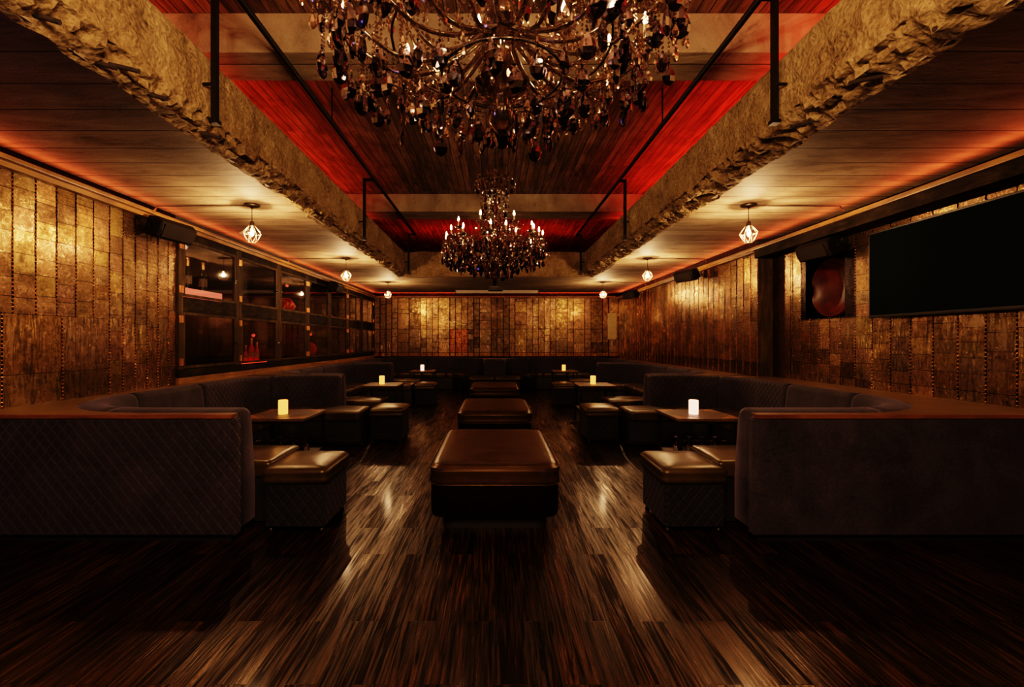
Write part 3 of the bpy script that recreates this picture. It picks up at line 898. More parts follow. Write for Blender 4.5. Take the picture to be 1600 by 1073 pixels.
for s,w,xw in ((-1,'left',4.0),(1,'right',4.07)):
    pl=booths[0:2] if s<0 else booths[2:4]
    t=thing('booth_divider','low %s front divider faced in %s velvet with a red brown edge strip'%(w,'quilted dark purple' if s<0 else 'mottled dark purple'),'divider',(0,0,0))
    bm=ledge(s,xw,pl,3.43); struct(finish('trim_%d'%(9 if s<0 else 10),bm,M['ledge']))
    if s>0:
        bm=bmesh.new(); box(bm,4.07,4.3,3.43,7.03,.92,.955); struct(finish('trim_11',bm,M['ledge']))
    # facing panel
    x0,x1=1.92,(4.0 if s<0 else 4.3)
    bm=bmesh.new(); fs=box(bm,min(s*x0,s*x1),max(s*x0,s*x1),3.375,3.455,.055,.93)
    bmesh.ops.bevel(bm,geom=[e for e in bm.edges],offset=.012,segments=2,affect='EDGES')
    uvl=bm.loops.layers.uv.new('UVMap')
    for f in bm.faces:
        for lp in f.loops: lp[uvl].uv=(lp.vert.co.x+lp.vert.co.y,lp.vert.co.z)
    finish('facing',bm,M['quilt'] if s<0 else M['velvet'],t,True,40)
    bm=bbox(min(s*1.95,s*x1),max(s*1.95,s*x1),3.365,3.43,.927,.957,.004); finish('edge_trim',bm,M['edge'],t)
    bm=bmesh.new(); box(bm,min(s*1.98,s*x1),max(s*1.98,s*x1),3.42,3.455,0,.06); finish('kick_board',bm,M['black'],t)

# ================================================================== stools at partition ends
def make_stool(hw,hl):
    t=thing('end_stool','','stool')
    bm=bmesh.new(); loft(bm,[(hw-.015,hl-.015,.03,.055),(hw-.015,hl-.015,.03,0.380)])
    uvl=bm.loops.layers.uv.new('UVMap')
    for f in bm.faces:
        for lp in f.loops: lp[uvl].uv=(lp.vert.co.x+lp.vert.co.y,lp.vert.co.z)
    finish('body',bm,M['stoolvelvet'],t,True,40)
    bm=bmesh.new(); loft(bm,[(hw-.06,hl-.06,.03,.03),(hw-.06,hl-.06,.03,.06)]); finish('plinth',bm,M['black'],t)
    bm=bmesh.new()
    loft(bm,[(hw-.03,hl-.03,.03,0.380),(hw+.005,hl+.005,.045,0.395),(hw+.01,hl+.01,.05,0.425),(hw-.002,hl-.002,.05,0.445),(hw+.012,hl+.012,.05,0.465),(hw+.008,hl+.008,.05,0.490),(hw-.02,hl-.02,.05,0.512),(hw-.07,hl-.07,.05,0.522),(hw*.5,hl*.5,.05,0.532),(.04,.04,.02,0.536)],wave=.012,seed=2)
    finish('cushion',bm,M['leather_gold'],t,True)
    for sx in (-1,1):
        for sy in (-1,1):
            bm=bmesh.new(); lathe(bm,[(0,0),(.018,0),(.02,.01),(.014,.035),(0,.035)],(sx*(hw-.05),sy*(hl-.05),0),10); finish('foot',bm,M['blackmetal'],t,True)
    return t
st=make_stool(.25,.29)
L6=[(-1.565,3.83,'velvet stool with puffed leather seat at the end of the nearest left booth'),
    (1.565,3.83,'velvet stool with puffed leather seat at the end of the nearest right booth'),
    (-1.60,6.98,'leather topped stool where the first and second left booths meet'),
    (1.60,6.98,'leather topped stool where the first and second right booths meet'),
    (-1.62,10.78,'leather topped stool at the far left booth arm'),
    (1.62,10.78,'leather topped stool at the far right booth arm')]
for i,(x,y,lb) in enumerate(L6):
    o=st if i==0 else dup(st); place(o,(x,y,0),0,lb)

# ================================================================== ottomans
def make_ottoman():
    t=thing('ottoman','','ottoman')
    hw,hl=.515,.75
    bm=bmesh.new(); loft(bm,[(hw-.09,hl-.09,.08,.0),(hw-.09,hl-.09,.08,.105)]); finish('plinth',bm,M['black'],t)
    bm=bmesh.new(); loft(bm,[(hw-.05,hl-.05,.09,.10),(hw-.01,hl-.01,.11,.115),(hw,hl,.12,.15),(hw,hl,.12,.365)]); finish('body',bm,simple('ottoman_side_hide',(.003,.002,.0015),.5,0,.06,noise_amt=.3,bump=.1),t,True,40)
    bm=bmesh.new()
    loft(bm,[(hw-.03,hl-.03,.1,.365),(hw-.004,hl-.004,.12,.372),(hw+.012,hl+.012,.13,.385),(hw+.008,hl+.008,.13,.40),(hw+.006,hl+.006,.13,.46),(hw+.012,hl+.012,.13,.482),(hw+.004,hl+.004,.13,.495),(hw-.006,hl-.006,.13,.502),
             (hw-.012,hl-.012,.13,.512),(hw-.025,hl-.025,.12,.525),(hw-.06,hl-.06,.11,.533),(hw-.14,hl-.14,.1,.537),(hw*.5,hl*.5,.1,.540),(.08,.1,.05,.541)],wave=.006)
    finish('cushion',bm,M['leather'],t,True)
    bm=bmesh.new()
    for z in (.372,.497):
        pts=[(x,y,z) for x,y in rrect(hw+.008,hl+.008,.13)]; pts.append(pts[0]); tube(bm,pts,.0065,6,cap=False)
    finish('piping',bm,M['leather'],t,True)
    return t
ot=make_ottoman()
for i,(y,lb) in enumerate([(4.32,'nearest large brown leather ottoman in the middle of the aisle'),(7.02,'second leather ottoman down the aisle, behind the nearest one'),(10.22,'farthest leather ottoman, in front of the wedge seat')]):
    o=ot if i==0 else dup(ot); place(o,(0.0,y,0),0,lb)

# ================================================================== tables
def make_table():
    t=thing('cocktail_table','','table'); h=.70; w=.33
    bm=bbox(-w,w,-w,w,h-.028,h,.003); finish('tabletop',bm,M['tabletop'],t)
    for sx,sy in ((1,1),(1,-1),(-1,1),(-1,-1)):
        bm=bmesh.new(); a=.315
        v=[bm.verts.new((sx*a,sy*a,h+.002)),bm.verts.new((sx*(a-.2),sy*a,h+.002)),bm.verts.new((sx*a,sy*(a-.2),h+.002))]
        f=bm.faces.new(v); f.normal_update()
        if f.normal.z<0: f.normal_flip()
        finish('corner_inlay',bm,M['copper'],t)
    bm=bmesh.new(); v=[bm.verts.new(p) for p in ((0,-.318,h+.0022),(.318,0,h+.0022),(0,.318,h+.0022),(-.318,0,h+.0022))]; bm.faces.new(v); finish('diamond_inlay',bm,M['mat'],t)
    for sx in (-1,1):
        for sy in (-1,1):
            bm=bbox(sx*.295-.018,sx*.295+.018,sy*.295-.018,sy*.295+.018,0,h-.028,.002); finish('leg',bm,M['blackmetal'],t)
    for z0,z1 in ((h-.06,h-.028),(.235,.262)):
        bm=bmesh.new(); rg=[[bm.verts.new((sx*q,sy*q,z)) for sx,sy in ((-1,-1),(1,-1),(1,1),(-1,1))] for q,z in ((.31,z0),(.31,z1),(.287,z1),(.287,z0))]
        for i in range(4):
            for k in range(4): bm.faces.new((rg[i][k],rg[i][(k+1)%4],rg[(i+1)%4][(k+1)%4],rg[(i+1)%4][k]))
        finish('rail',bm,M['blackmetal'],t)
    bm=bbox(-.285,.285,-.285,.285,.24,.258); finish('shelf',bm,M['mat'],t)
    return t
tb=make_table()
T6=[(-2.30,5.02,'nearest left table, low black framed with copper inlaid corners','left'),
    (2.22,5.02,'nearest right table, low black framed with copper inlaid corners','right'),
    (-2.08,8.50,'second low black framed table on the left, at the middle booth',''),
    (1.85,8.50,'second low black framed table on the right, at the middle booth',''),
    (-1.95,12.42,'farthest low table on the left, before the back wall banquette',''),
    (1.90,12.42,'farthest low table on the right, before the back wall banquette','')]
def make_candle(mat):
    t=thing('flameless_candle','','candle')
    bm=bmesh.new(); lathe(bm,[(0,0),(.046,0),(.049,.006),(.049,.148),(.046,.153),(.038,.150),(.030,.135),(0,.130)],n=24); finish('wax_body',bm,mat,t,True,40)
    bm=bmesh.new(); tube(bm,[(0,0,.13),(.002,0,.146)],.002,6); finish('wick',bm,M['wick'],t)
    return t
ca=make_candle(M['waxy']); cb=make_candle(M['waxpink'])
CL=['amber glowing candle on the nearest left table','pale pink glowing candle on the nearest right table','amber candle on the second left table','amber candle on the second right table','pale candle on the farthest left table','amber candle on the farthest right table']
used={}
for i,((x,y,lb,_),cl) in enumerate(zip(T6,CL)):
    o=tb if i==0 else dup(tb); place(o,(x,y,0),0,lb)
    src=cb if i in (1,4) else ca
    c=src if src.name not in used else dup(src); used[src.name]=1
    place(c,(x+(-.02 if i!=1 else -.04),y-.03,.7035),0,cl)
    point((x,y-.03,.93),.35,(1,.45,.15),.05)
# glasses upside-down on shelves
def make_glass():
    t=thing('wine_glass','','glass')
    bm=bmesh.new(); lathe(bm,[(.030,.0),(.037,.04),(.036,.075),(.02,.10),(.004,.108),(.004,.18),(.03,.186),(.032,.19),(0,.19)],n=14); finish('bowl',bm,M['glass'],t,True)
    return t
gl=make_glass(); first=True
for ti,pos in ((0,'nearest left'),(1,'nearest right'),(3,'second right')):
    x0,y0=T6[ti][0],T6[ti][1]
    for j in range(8):
        o=gl if first else dup(gl); first=False
        place(o,(x0-.21+.14*(j%4),y0-.18+.2*(j//4),.259),0,'upturned stemmed glass on the lower shelf of the %s table'%pos,'stemmed glasses under the %s table'%pos)

# ================================================================== glazed cabinets
YB=[5.72,7.06,8.37,9.66,10.95,12.27,13.6,14.9]
hinge=[-1,-1,1,-1,1,-1,1]
XB=-4.0
nm=['nearest','second','third','fourth','fifth','sixth','farthest']
for i in range(7):
    y0,y1=YB[i],YB[i+1]
    t=thing('display_cabinet','%s glazed display cabinet on the left, %s'%(nm[i],['holding champagne bottles','with red lit bottles below','with a red drum on its upper shelf','with a red disc below','with small red pieces above','with a row of small bottles','beside the back wall'][i]),'cabinet',(XB,y0,1.04),0)
    w=y1-y0
    def b(x0,x1,a0,a1,z0,z1,bm): box(bm,x0,x1,a0,a1,z0-1.04,z1-1.04)
    bm=bmesh.new()
    b(-.43,-.41,0.02,w-.02,1.06,2.9,bm); b(-.41,-.02,.02,.05,1.1,2.88,bm); b(-.41,-.02,w-.05,w-.02,1.1,2.88,bm)
    b(-.41,-.02,.02,w-.02,2.86,2.89,bm)
    finish('back_box',bm,M['interior'],t)
    for a_ in ((1.90,2.05),(1.04,1.13)):
        bm=bmesh.new(); b(-.41,-.04,.05,w-.05,a_[0],a_[1],bm); finish('shelf',bm,M['darkwood'],t)
    for a_ in ((.001,.075),(w-.075,w-.001)):
        bm=bmesh.new(); b(-.03,.03,a_[0],a_[1],1.14,2.90,bm); finish('post',bm,M['postwood'],t)
    for a_ in ((-.03,.025,.075,w-.075,2.82,2.90),(-.03,.028,.075,w-.075,1.88,2.07),(-.03,.035,.001,w-.001,1.04,1.14)):
        bm=bmesh.new(); b(*a_,bm); finish('rail',bm,M['darkwood'],t)
    for (z0,z1,k) in ((1.15,1.875,'lower'),(2.075,2.815,'upper')):
        bm=bmesh.new(); fw=.035
        b(.005,.032,.08,w-.08,z0,z0+fw,bm); b(.005,.032,.08,w-.08,z1-fw,z1,bm); b(.005,.032,.08,.08+fw,z0+fw,z1-fw,bm); b(.005,.032,w-.08-fw,w-.08,z0+fw,z1-fw,bm)
        d=finish('door',bm,M['postwood'],t)
        bm=bmesh.new(); b(.014,.018,.08+fw,w-.08-fw,z0+fw,z1-fw,bm); finish('glass_pane',bm,M['pane'],d)
        hy=.04 if hinge[i]<0 else w-.04
        for zz in (z0+.06,z1-.12):
            bm=bmesh.new(); b(.030,.040,hy-.036,hy+.034,zz-.02,zz+.07,bm); tube(bm,[(.042,hy+.01,zz-.02-1.04),(.042,hy+.01,zz+.07-1.04)],.008,8)
            finish('hinge',bm,M['brass'],d)
        ly=w-.10 if hinge[i]<0 else .10
        bm=bmesh.new(); zz=(z0+z1)/2-.04-1.04; b(.032,.040,ly-.02,ly+.02,zz+1.04-.02,zz+1.04+.02,bm); tube(bm,[(.038,ly,zz),(.07,ly,zz)],.006,8); tube(bm,[(.068,ly-.03,zz),(.068,ly+.03,zz)],.006,8)
        finish('latch',bm,M['blackmetal'],d)
# plain posts at cabinet ends
bm=bmesh.new(); box(bm,-4.02,-3.965,14.9,14.98,1.0,2.9); struct(finish('trim_7',bm,M['postwood']))
bm=bbox(-4.02,-3.955,5.7,14.98,.955,1.035,.006); struct(finish('trim_8',bm,M['cornice']))
# contents
def make_bottle(h,r,body,foil,lab,name='champagne_bottle'):
    t=thing(name,'','bottle')
    bm=bmesh.new(); lathe(bm,[(0,0),(r,0),(r,.5*h),(r*.9,.58*h),(r*.45,.70*h),(r*.36,.76*h),(r*.36,.80*h)],n=18); finish('body',bm,body,t,True,50)
    bm=bmesh.new(); lathe(bm,[(r*.38,.70*h+.001),(r*.42,.76*h),(r*.40,.93*h),(r*.5,.94*h),(r*.5,.98*h),(r*.35,h),(0,h)],n=16); finish('foil',bm,foil,t,True,50)
    bm=bmesh.new(); lathe(bm,[(r*1.01,.15*h),(r*1.01,.42*h)],n=18); finish('label',bm,lab,t,True)
    return t
cb_=make_bottle(.42,.055,M['bottle'],M['bottlegold'],M['label'])
zs=2.20
for i,(y,x,k,lb) in enumerate([(5.98,-4.2,1.1,'tallest dark champagne bottle in the nearest cabinet, by its left edge'),(6.13,-4.14,1,'champagne bottle with white script label in the middle of the trio'),(6.47,-4.15,1,'champagne bottle with gold foil, rightmost of the trio on the pink plinth')]):
    o=cb_ if i==0 else dup(cb_); place(o,(x,y,zs+.0055),.4*i,lb); o.scale=(k,k,k)
bm=bbox(-4.3,-4.06,5.86,6.78,2.052,2.205,.003); tag(finish('light_plinth',bm,M['led']),'glowing pink plinth under the champagne bottles','plinth')
rb=make_bottle(.34,.042,M['redglass'],M['bottlegold'],M['label'],'liquor_bottle')
bm=bbox(-4.3,-4.08,7.35,8.15,1.132,1.16,.003); tag(finish('light_plinth',bm,M['ledred']),'red glowing plinth low in the second cabinet','plinth')
RB=[(7.45,1,'red lit bottle on the red plinth, nearest the camera'),(7.62,.8,'short red lit bottle second on the red plinth'),(7.80,1.15,'tallest red lit bottle on the red plinth'),(7.98,.95,'red lit bottle at the far end of the red plinth')]
for i,(y,k,lb) in enumerate(RB):
    o=rb if i==0 else dup(rb); place(o,(-4.17,y,1.161),0,lb); o.scale=(k,k,k)
for j in range(5):
    o=dup(rb); place(o,(-4.15,12.55+.17*j,1.131),0,'small red lit bottle standing in a row in the sixth cabinet','row of small bottles in the sixth cabinet'); o.scale=(.6,.6,.6)
# red drum
t=thing('red_drum','round red metal drum lying on the upper shelf of the third cabinet','drum',(-4.2,9.2,2.051+.168))
bm=bmesh.new(); lathe(bm,[(0,-.09),(.13,-.09),(.14,-.08),(.14,.08),(.13,.09),(.11,.09),(.105,.07),(.05,.07),(.045,.09),(0,.09)],n=28)
bmesh.ops.rotate(bm,verts=bm.verts,matrix=Matrix.Rotation(math.radians(65),3,'X')@Matrix.Rotation(0,3,'Y')); finish('shell',bm,M['redpaint'],t,True,40)
bm=bmesh.new(); tube(bm,[(.0,-.05,.03),(.0,-.18,-.08)],.02,10); finish('spout',bm,M['redpaint'],t,True)
bm=bmesh.new(); lathe(bm,[(0,-.05),(.16,-.05),(.17,-.04),(.17,.04),(.16,.05),(.06,.05),(.05,.03),(0,.03)],n=28)
bmesh.ops.rotate(bm,verts=bm.verts,matrix=Matrix.Rotation(math.radians(75),3,'X'))
o=finish('red_disc',bm,M['redpaint'],None,True,40); o.location=(-4.19,10.25,1.131+.18); tag(o,'round red wheel standing low in the fourth cabinet','disc')
for j,(y,h) in enumerate(((11.35,.2),(11.6,.15),(12.9,.17),(14.1,.2))):
    bm=bmesh.new(); lathe(bm,[(0,0),(.05,0),(.06,h*.4),(.045,h*.7),(.02,h*.8),(.025,h),(0,h)],n=14); o=finish('red_vase',bm,M['redpaint'],None,True,50); o.location=(-4.18,y,2.051)
    tag(o,['taller red vase on the upper shelf of the fifth cabinet','shorter red vase on the upper shelf of the fifth cabinet','red vase on the upper shelf of the sixth cabinet','red vase on the upper shelf of the farthest cabinet'][j],'vase')

# ================================================================== niche, TV, speakers, projector
t=thing('wall_niche','square niche with a big red glazed bowl shape beside the television','niche',(4.3,5.58,1.80))
bm=bmesh.new(); box(bm,.235,.25,0,.72,0,.81); box(bm,.0,.235,0,.01,0,.81); box(bm,.0,.235,.71,.72,0,.81); box(bm,.0,.235,.01,.71,0,.01); box(bm,.0,.235,.01,.71,.80,.81)
finish('recess',bm,M['plates'],t)
bm=bmesh.new(); n=28
lathe(bm,[(0,-.08),(.06,-.075),(.20,-.055),(.30,-.01),(.345,.05),(.375,.07),(.39,.05),(.345,-.03),(.22,-.075),(0,-.1)],n=40)
bmesh.ops.rotate(bm,verts=bm.verts,matrix=Matrix.Rotation(-PI/2,3,'Y'))
for v in bm.verts: v.co.y=max(-.34,min(.34,v.co.y)); v.co+=Vector((.15,.30 if False else .36,.40)); v.co.z=max(.015,min(.795,v.co.z))
finish('round_dish',bm,simple('dark_red_glaze',(.05,.007,.003),.4,0,.3,noise_amt=.7,nscale=5),t,True,40)
t=thing('television','large black wall television hanging on the right wall','television',(4.2,4.24,1.756))
bm=bbox(-.02,.03,-.85,.85,0,.945,.006)
finish('bezel',bm,M['bezel'],t)
bm=bmesh.new(); box(bm,-.0225,-.0205,-.83,.83,.03,.925); finish('screen',bm,M['screen'],t)
bm=bmesh.new(); box(bm,.03,.085,-.3,.3,.25,.7); finish('mount',bm,M['iron'],t)
bm=bbox(-.026,-.019,-.84,.84,.005,.022); finish('lower_trim',bm,M['blackmetal'],t)

def make_speaker():
    t=thing('wall_speaker','','speaker')
    # long axis along local x, front towards -y, tilted down
    bm=bmesh.new()
    def ring(x,k): return [bm.verts.new((x,y*k,z*k)) for y,z in ((.10,-.09),(.10,.09),(-.02,.12),(-.10,.09),(-.115,0),(-.10,-.09),(-.02,-.12))]
    rs=[ring(-.25,.86),ring(-.235,1),ring(.235,1),ring(.25,.86)]
    for a,b in zip(rs[:-1],rs[1:]):
        for k in range(7): bm.faces.new((a[k],a[(k+1)%7],b[(k+1)%7],b[k]))
    bm.faces.new(rs[0]); bm.faces.new(rs[-1]); bmesh.ops.recalc_face_normals(bm,faces=bm.faces)
    bmesh.ops.rotate(bm,verts=bm.verts,matrix=Matrix.Rotation(math.radians(25),3,'X'))
    finish('cabinet',bm,M['speaker'],t)
    bm=bmesh.new(); box(bm,-.215,.215,-.122,-.10,-.075,.075); bmesh.ops.rotate(bm,verts=bm.verts,matrix=Matrix.Rotation(math.radians(25),3,'X')); finish('grille',bm,M['grille'],t)
    bm=bmesh.new(); box(bm,-.05,.05,.06,.20,-.02,.02); box(bm,-.06,.06,.185,.2,-.07,.07)
    tube(bm,[(-.27,.02,0),(.27,.02,0)],.016,8)
    finish('bracket',bm,M['iron'],t)
    return t
sp=make_speaker()
SP=[(-3.80,5.35,2.80,-PI/2-.15+PI,'black wall speaker above the left plate wall before the cabinets'),(-3.80,10.9,2.80,PI/2,'black wall speaker over the fourth and fifth cabinets'),
    (4.09,5.75,2.66,-PI/2+.12,'black wall speaker above the red niche'),(3.86,9.15,2.82,-PI/2+.35,'black wall speaker midway along the right wall'),(3.86,12.9,2.83,-PI/2+.35,'small black wall speaker at the far end of the right wall')]
for i,(x,y,z,rz,lb) in enumerate(SP):
    o=sp if i==0 else dup(sp); place(o,(x,y,z),rz,lb)

t=thing('projector','small black ceiling projector below the far chandelier','projector',(0.02,11.75,2.80))
bm=bbox(-.19,.19,-.14,.14,0,.12,.015); finish('case',bm,M['projector'],t,True,30)
bm=bmesh.new(); tube(bm,[(.09,-.14,.06),(.09,-.165,.06)],.035,16); finish('lens_barrel',bm,M['lens'],t,True,40)
bm=bmesh.new(); tube(bm,[(0,0,.12),(0,0,.275)],.02,10); lathe(bm,[(0,.262),(.06,.262),(.06,.279),(0,.279)],n=16); finish('ceiling_mount',bm,M['iron'],t)
bm=bmesh.new()
for k in range(7): box(bm,-.13+.03*k,-.118+.03*k,-.144,-.138,.075,.10)
finish('vent',bm,M['white'],t)
t=thing('screen_housing','long pale projection screen housing along the back ceiling','screen case',(.07,14.1,2.979))
bm=bbox(-1.27,1.27,-.055,.055,.002,.099,.012); finish('case',bm,M['white'],t,True,30)
bm=bbox(-.05,.05,-.03,.03,.09,.1005); finish('ceiling_bracket',bm,M['canopy'],t)
for sx in (-1.28,1.28):
    bm=bbox(sx-.015,sx+.015,-.06,.06,-.003,.1,.003); finish('end_cap',bm,M['canopy'],t)
bm=bmesh.new(); lathe(bm,[(0,0),(.10,0),(.10,-.012),(.085,-.03),(.05,-.045),(0,-.048)],n=24); o=finish('smoke_detector',bm,M['white'],None,True,40); o.location=(-3.62,6.65,ZC-.001); tag(o,'round pale smoke detector on the left soffit above the cabinets','detector')
bm=bbox(3.72,4.0,14.93,14.999,1.56,2.42,.006); o=finish('metal_panel',bm,M['palepanel']); tag(o,'pale metal service panel at the right end of the back wall','panel')

# ================================================================== chandeliers
def drop_mesh(name,w,h,sy=.42,n=8):
    bm=bmesh.new()
    lathe(bm,[(0,0),(w*.16,-h*.06),(w*.36,-h*.28),(w*.5,-h*.58),(w*.42,-h*.82),(w*.2,-h*.96),(0,-h)],n=n,sy=sy)
    lathe(bm,[(0,h*.14),(w*.1,h*.07),(0,0)],n=6)
    return bm
def bead(bm,c,r,rr):
    x,y,z=c
    a=rr.uniform(0,PI)
    ca,sa=math.cos(a)*r,math.sin(a)*r
    v=[bm.verts.new(p) for p in ((x+ca,y+sa,z),(x-sa,y+ca,z),(x-ca,y-sa,z),(x+sa,y-ca,z),(x,y,z+r*1.25),(x,y,z-r*1.25))]
    for i in range(4):
        bm.faces.new((v[i],v[(i+1)%4],v[4])); bm.faces.new((v[(i+1)%4],v[i],v[5]))
def make_chandelier():
    rr=random.Random(42)
    t=thing('chandelier','','chandelier')   # origin: camera-height plane under its centre; z values = height above that
    # column
    bm=bmesh.new()
    lathe(bm,[(0,.86),(.02,.87),(.055,.91),(.06,.95),(.03,.98),(.035,1.0),(.10,1.03),(.12,1.07),(.06,1.12),(.03,1.16),(.045,1.25),(.085,1.32),(.05,1.4),(.028,1.45),(.05,1.55),(.06,1.62),(.03,1.7),(.025,1.8),(.05,1.9),(.03,2.0),(.03,2.1),(.09,2.15),(.10,2.17),(.03,2.2),(.02,2.42),(.04,2.47),(0,2.5)],n=14)
    finish('column',bm,M['armglass'],t,True,50)
    bm=bmesh.new(); z=2.5
    k=0
    while z<2.98:
        pts=[(math.cos(a)*.016*(k%2==0),math.cos(a)*.016*(k%2==1),z+.02+math.sin(a)*.028) for a in [i*PI/4 for i in range(9)]]
        tube(bm,pts,.0035,5,cap=False); z+=.043; k+=1
    finish('chain',bm,M['iron'],t,True)
    bm=bmesh.new(); lathe(bm,[(0,3.0),(.07,3.0),(.065,2.98),(.02,2.96),(0,2.955)],n=18); finish('ceiling_rose',bm,M['iron'],t,True,40)
    # rings
    for r,z in ((.30,2.26),(.20,2.05),(.68,1.30),(.45,1.22),(.25,1.10)):
        bm=bmesh.new(); tube(bm,[(r*math.cos(a),r*math.sin(a),z) for a in [2*PI*i/36 for i in range(37)]],.006,6,cap=False)
        finish('ring_frame',bm,M['arm'],t,True)
    cands=[]
    NA=22
    for k in range(NA):
        a=2*PI*(k+.25)/NA
        up=(k%3==0 and k<21)
        R_=.54 if up else .70+(.03 if k%3==1 else -.01); ztip=1.58 if up else 1.40
        bm=bmesh.new(); pts=[]
        for i in range(15):
            u=i/14; rad=.04+(R_-.04)*u
            zz=1.30-.17*math.sin(u*PI*.95)*(1-.3*u)+ (ztip-1.30)*max(0,(u-.45)/.55)**1.6
            pts.append((rad*math.cos(a),rad*math.sin(a),zz))
        tube(bm,pts,[.011-.004*i/14 for i in range(15)],7)
        finish('arm',bm,M['armglass'],t,True)
        cx,cy=R_*math.cos(a),R_*math.sin(a)
        bm=bmesh.new(); lathe(bm,[(0,0),(.02,.0),(.055,.018),(.062,.03),(.05,.024),(.018,.012),(.014,.03),(.022,.04),(.018,.05),(0,.05)],(cx,cy,ztip-.005),14); finish('drip_dish',bm,M['bead'],t,True)
        bm=bmesh.new(); lathe(bm,[(0,.03),(.010,.03),(.010,.10),(0,.10)],(cx,cy,ztip),10); c=finish('candle_sleeve',bm,M['candlewhite'],t,True,40)
        bm=bmesh.new(); lathe(bm,[(0,.098),(.007,.102),(.0125,.118),(.011,.135),(.004,.155),(0,.166)],(cx,cy,ztip),10); finish('flame_bulb',bm,M['flame'],c,True)
        cands.append((cx,cy,ztip+.13,a,R_,ztip))
    # crystals
    big=[]; small=[]; strands=bmesh.new()
    def strand(p,q,sag=0,r=.0065,sp=.017):
        p=Vector(p); q=Vector(q); n=max(2,int((p-q).length*(1+abs(sag))/sp))
        for i in range(n+1):
            u=i/n; c=p.lerp(q,u); c.z-=sag*4*u*(1-u); bead(strands,c,r*rr.uniform(.8,1.25),rr)
    def hang(x,y,z,l,kind):
        if l>0.01: strand((x,y,z),(x,y,z-l))
        (big if kind else small).append((x,y,z-l,rr.uniform(0,PI)))
    for (cx,cy,cz,a,R_,zt) in cands:
        # drops around each dish
        for j in range(7):
            b=a+2*PI*j/7; rx=cx+.06*math.cos(b); ry=cy+.06*math.sin(b)
            hang(rx,ry,zt+.015,rr.uniform(.02,.07),False)
        for fr,ll in ((.72,.12),(.98,.16),(.5,.10)):
            hang(R_*fr*math.cos(a),R_*fr*math.sin(a),zt-.03-.14*(1-fr),ll*rr.uniform(.6,1.3),fr>.6 and rr.random()<.8)
    NA=len(cands)
    for k in range(NA):
        A=cands[k]; B=cands[(k+1)%NA]
        strand((A[0],A[1],A[5]),(B[0],B[1],B[5]),.07)
        mx,my=(A[0]+B[0])/2,(A[1]+B[1])/2
        hang(mx,my,(A[5]+B[5])/2-.07,.10,True)
        strand((A[0]*.15,A[1]*.15,1.72),(A[0]*.95,A[1]*.95,A[5]),.10)
        strand((mx*.3,my*.3,1.55),(mx*.97,my*.97,A[5]-.03),.09)
        strand((A[0]*.3,A[1]*.3,1.12),(A[0]*.9,A[1]*.9,1.30),.05)
        strand((A[0]*.28/A[4],A[1]*.28/A[4],2.26),(A[0]*.10,A[1]*.10,1.95),-.02)
    for r,z,n,l0,l1,pb in ((.68,1.30,44,.04,.17,.6),(.58,1.27,30,.06,.20,.5),(.45,1.22,30,.05,.18,.5),(.34,1.17,22,.04,.14,.4),(.25,1.12,18,.03,.12,.5),(.14,1.06,10,.03,.10,.5),(.74,1.38,54,.05,.16,.45),(.64,1.33,36,.05,.2,.3),(.52,1.25,30,.06,.2,.4)):
        for k in range(n):
            a=2*PI*(k+rr.uniform(-.25,.25))/n; q=r*rr.uniform(.94,1.06)
            hang(q*math.cos(a),q*math.sin(a),z+rr.uniform(-.02,.02),rr.uniform(l0,l1),rr.random()<pb)
    # crown and stem
    for r,z,n,l0,l1 in ((.30,2.28,22,.0,.07),(.24,2.36,14,.0,.06),(.20,2.05,16,.0,.10),(.15,1.92,12,.0,.10),(.13,1.80,12,.0,.12),(.16,1.68,12,0,.12),(.12,2.44,10,0,.05),(.10,1.55,10,0,.1),(.25,2.30,20,0,.12),(.18,2.2,16,0,.15),(.17,1.98,16,0,.15),(.15,1.74,14,0,.14),(.19,1.60,14,0,.14)):
        for k in range(n):
            a=2*PI*(k+rr.uniform(-.2,.2))/n
            hang(r*math.cos(a),r*math.sin(a),z,rr.uniform(l0,l1),rr.random()<.18)
    # sprays on crown
    for k in range(12):
        a=2*PI*k/12; p0=(.05*math.cos(a),.05*math.sin(a),2.18); p1=(.22*math.cos(a),.22*math.sin(a),2.40); p2=(.31*math.cos(a),.31*math.sin(a),2.30)
        tube(strands,[p0,p1,p2],.003,4)
    finish('bead_strands',strands,M['bead'],t)['kind']='stuff'
    # main drops: 100 individual, the rest merged
    bmesh_big=drop_mesh('d',.074,.112); proto=finish('crystal_drop',bmesh_big,M['crystal'],t)
    bigs=sorted(big,key=lambda b:-math.hypot(b[0],b[1]))
    indiv=bigs[:100]; rest=bigs[100:]
    for i,(x,y,z,a) in enumerate(indiv):
        o=proto if i==0 else proto.copy()
        if i: COL.objects.link(o); o.parent=t
        o.location=(x,y,z); o.rotation_euler=(0,0,a); k=rr.uniform(.75,1.12); o.scale=(k,k,k)
    bm=bmesh.new()
    def addd(x,y,z,a,w,h):
        b2=drop_mesh('x',w,h,.5,6); b2.verts.ensure_lookup_table(); b2.verts.index_update()
        mp={}
        ca,sa=math.cos(a),math.sin(a)
        for v in b2.verts: mp[v.index]=bm.verts.new((x+v.co.x*ca-v.co.y*sa,y+v.co.x*sa+v.co.y*ca,z+v.co.z))
        for f in b2.faces: bm.faces.new([mp[v.index] for v in f.verts])
        b2.free()
    for (x,y,z,a) in rest: 
        b2k=rr.uniform(.8,1.1); addd(x,y,z,a,.07*b2k,.105*b2k)
    finish('crystal_drops',bm,M['crystal'],t)['kind']='stuff'
    bm=bmesh.new()
    for (x,y,z,a) in small:
        k=rr.uniform(.6,1.15); addd(x,y,z,a,.032*k,.056*k)
    finish('small_drops',bm,M['smallc'],t)['kind']='stuff'
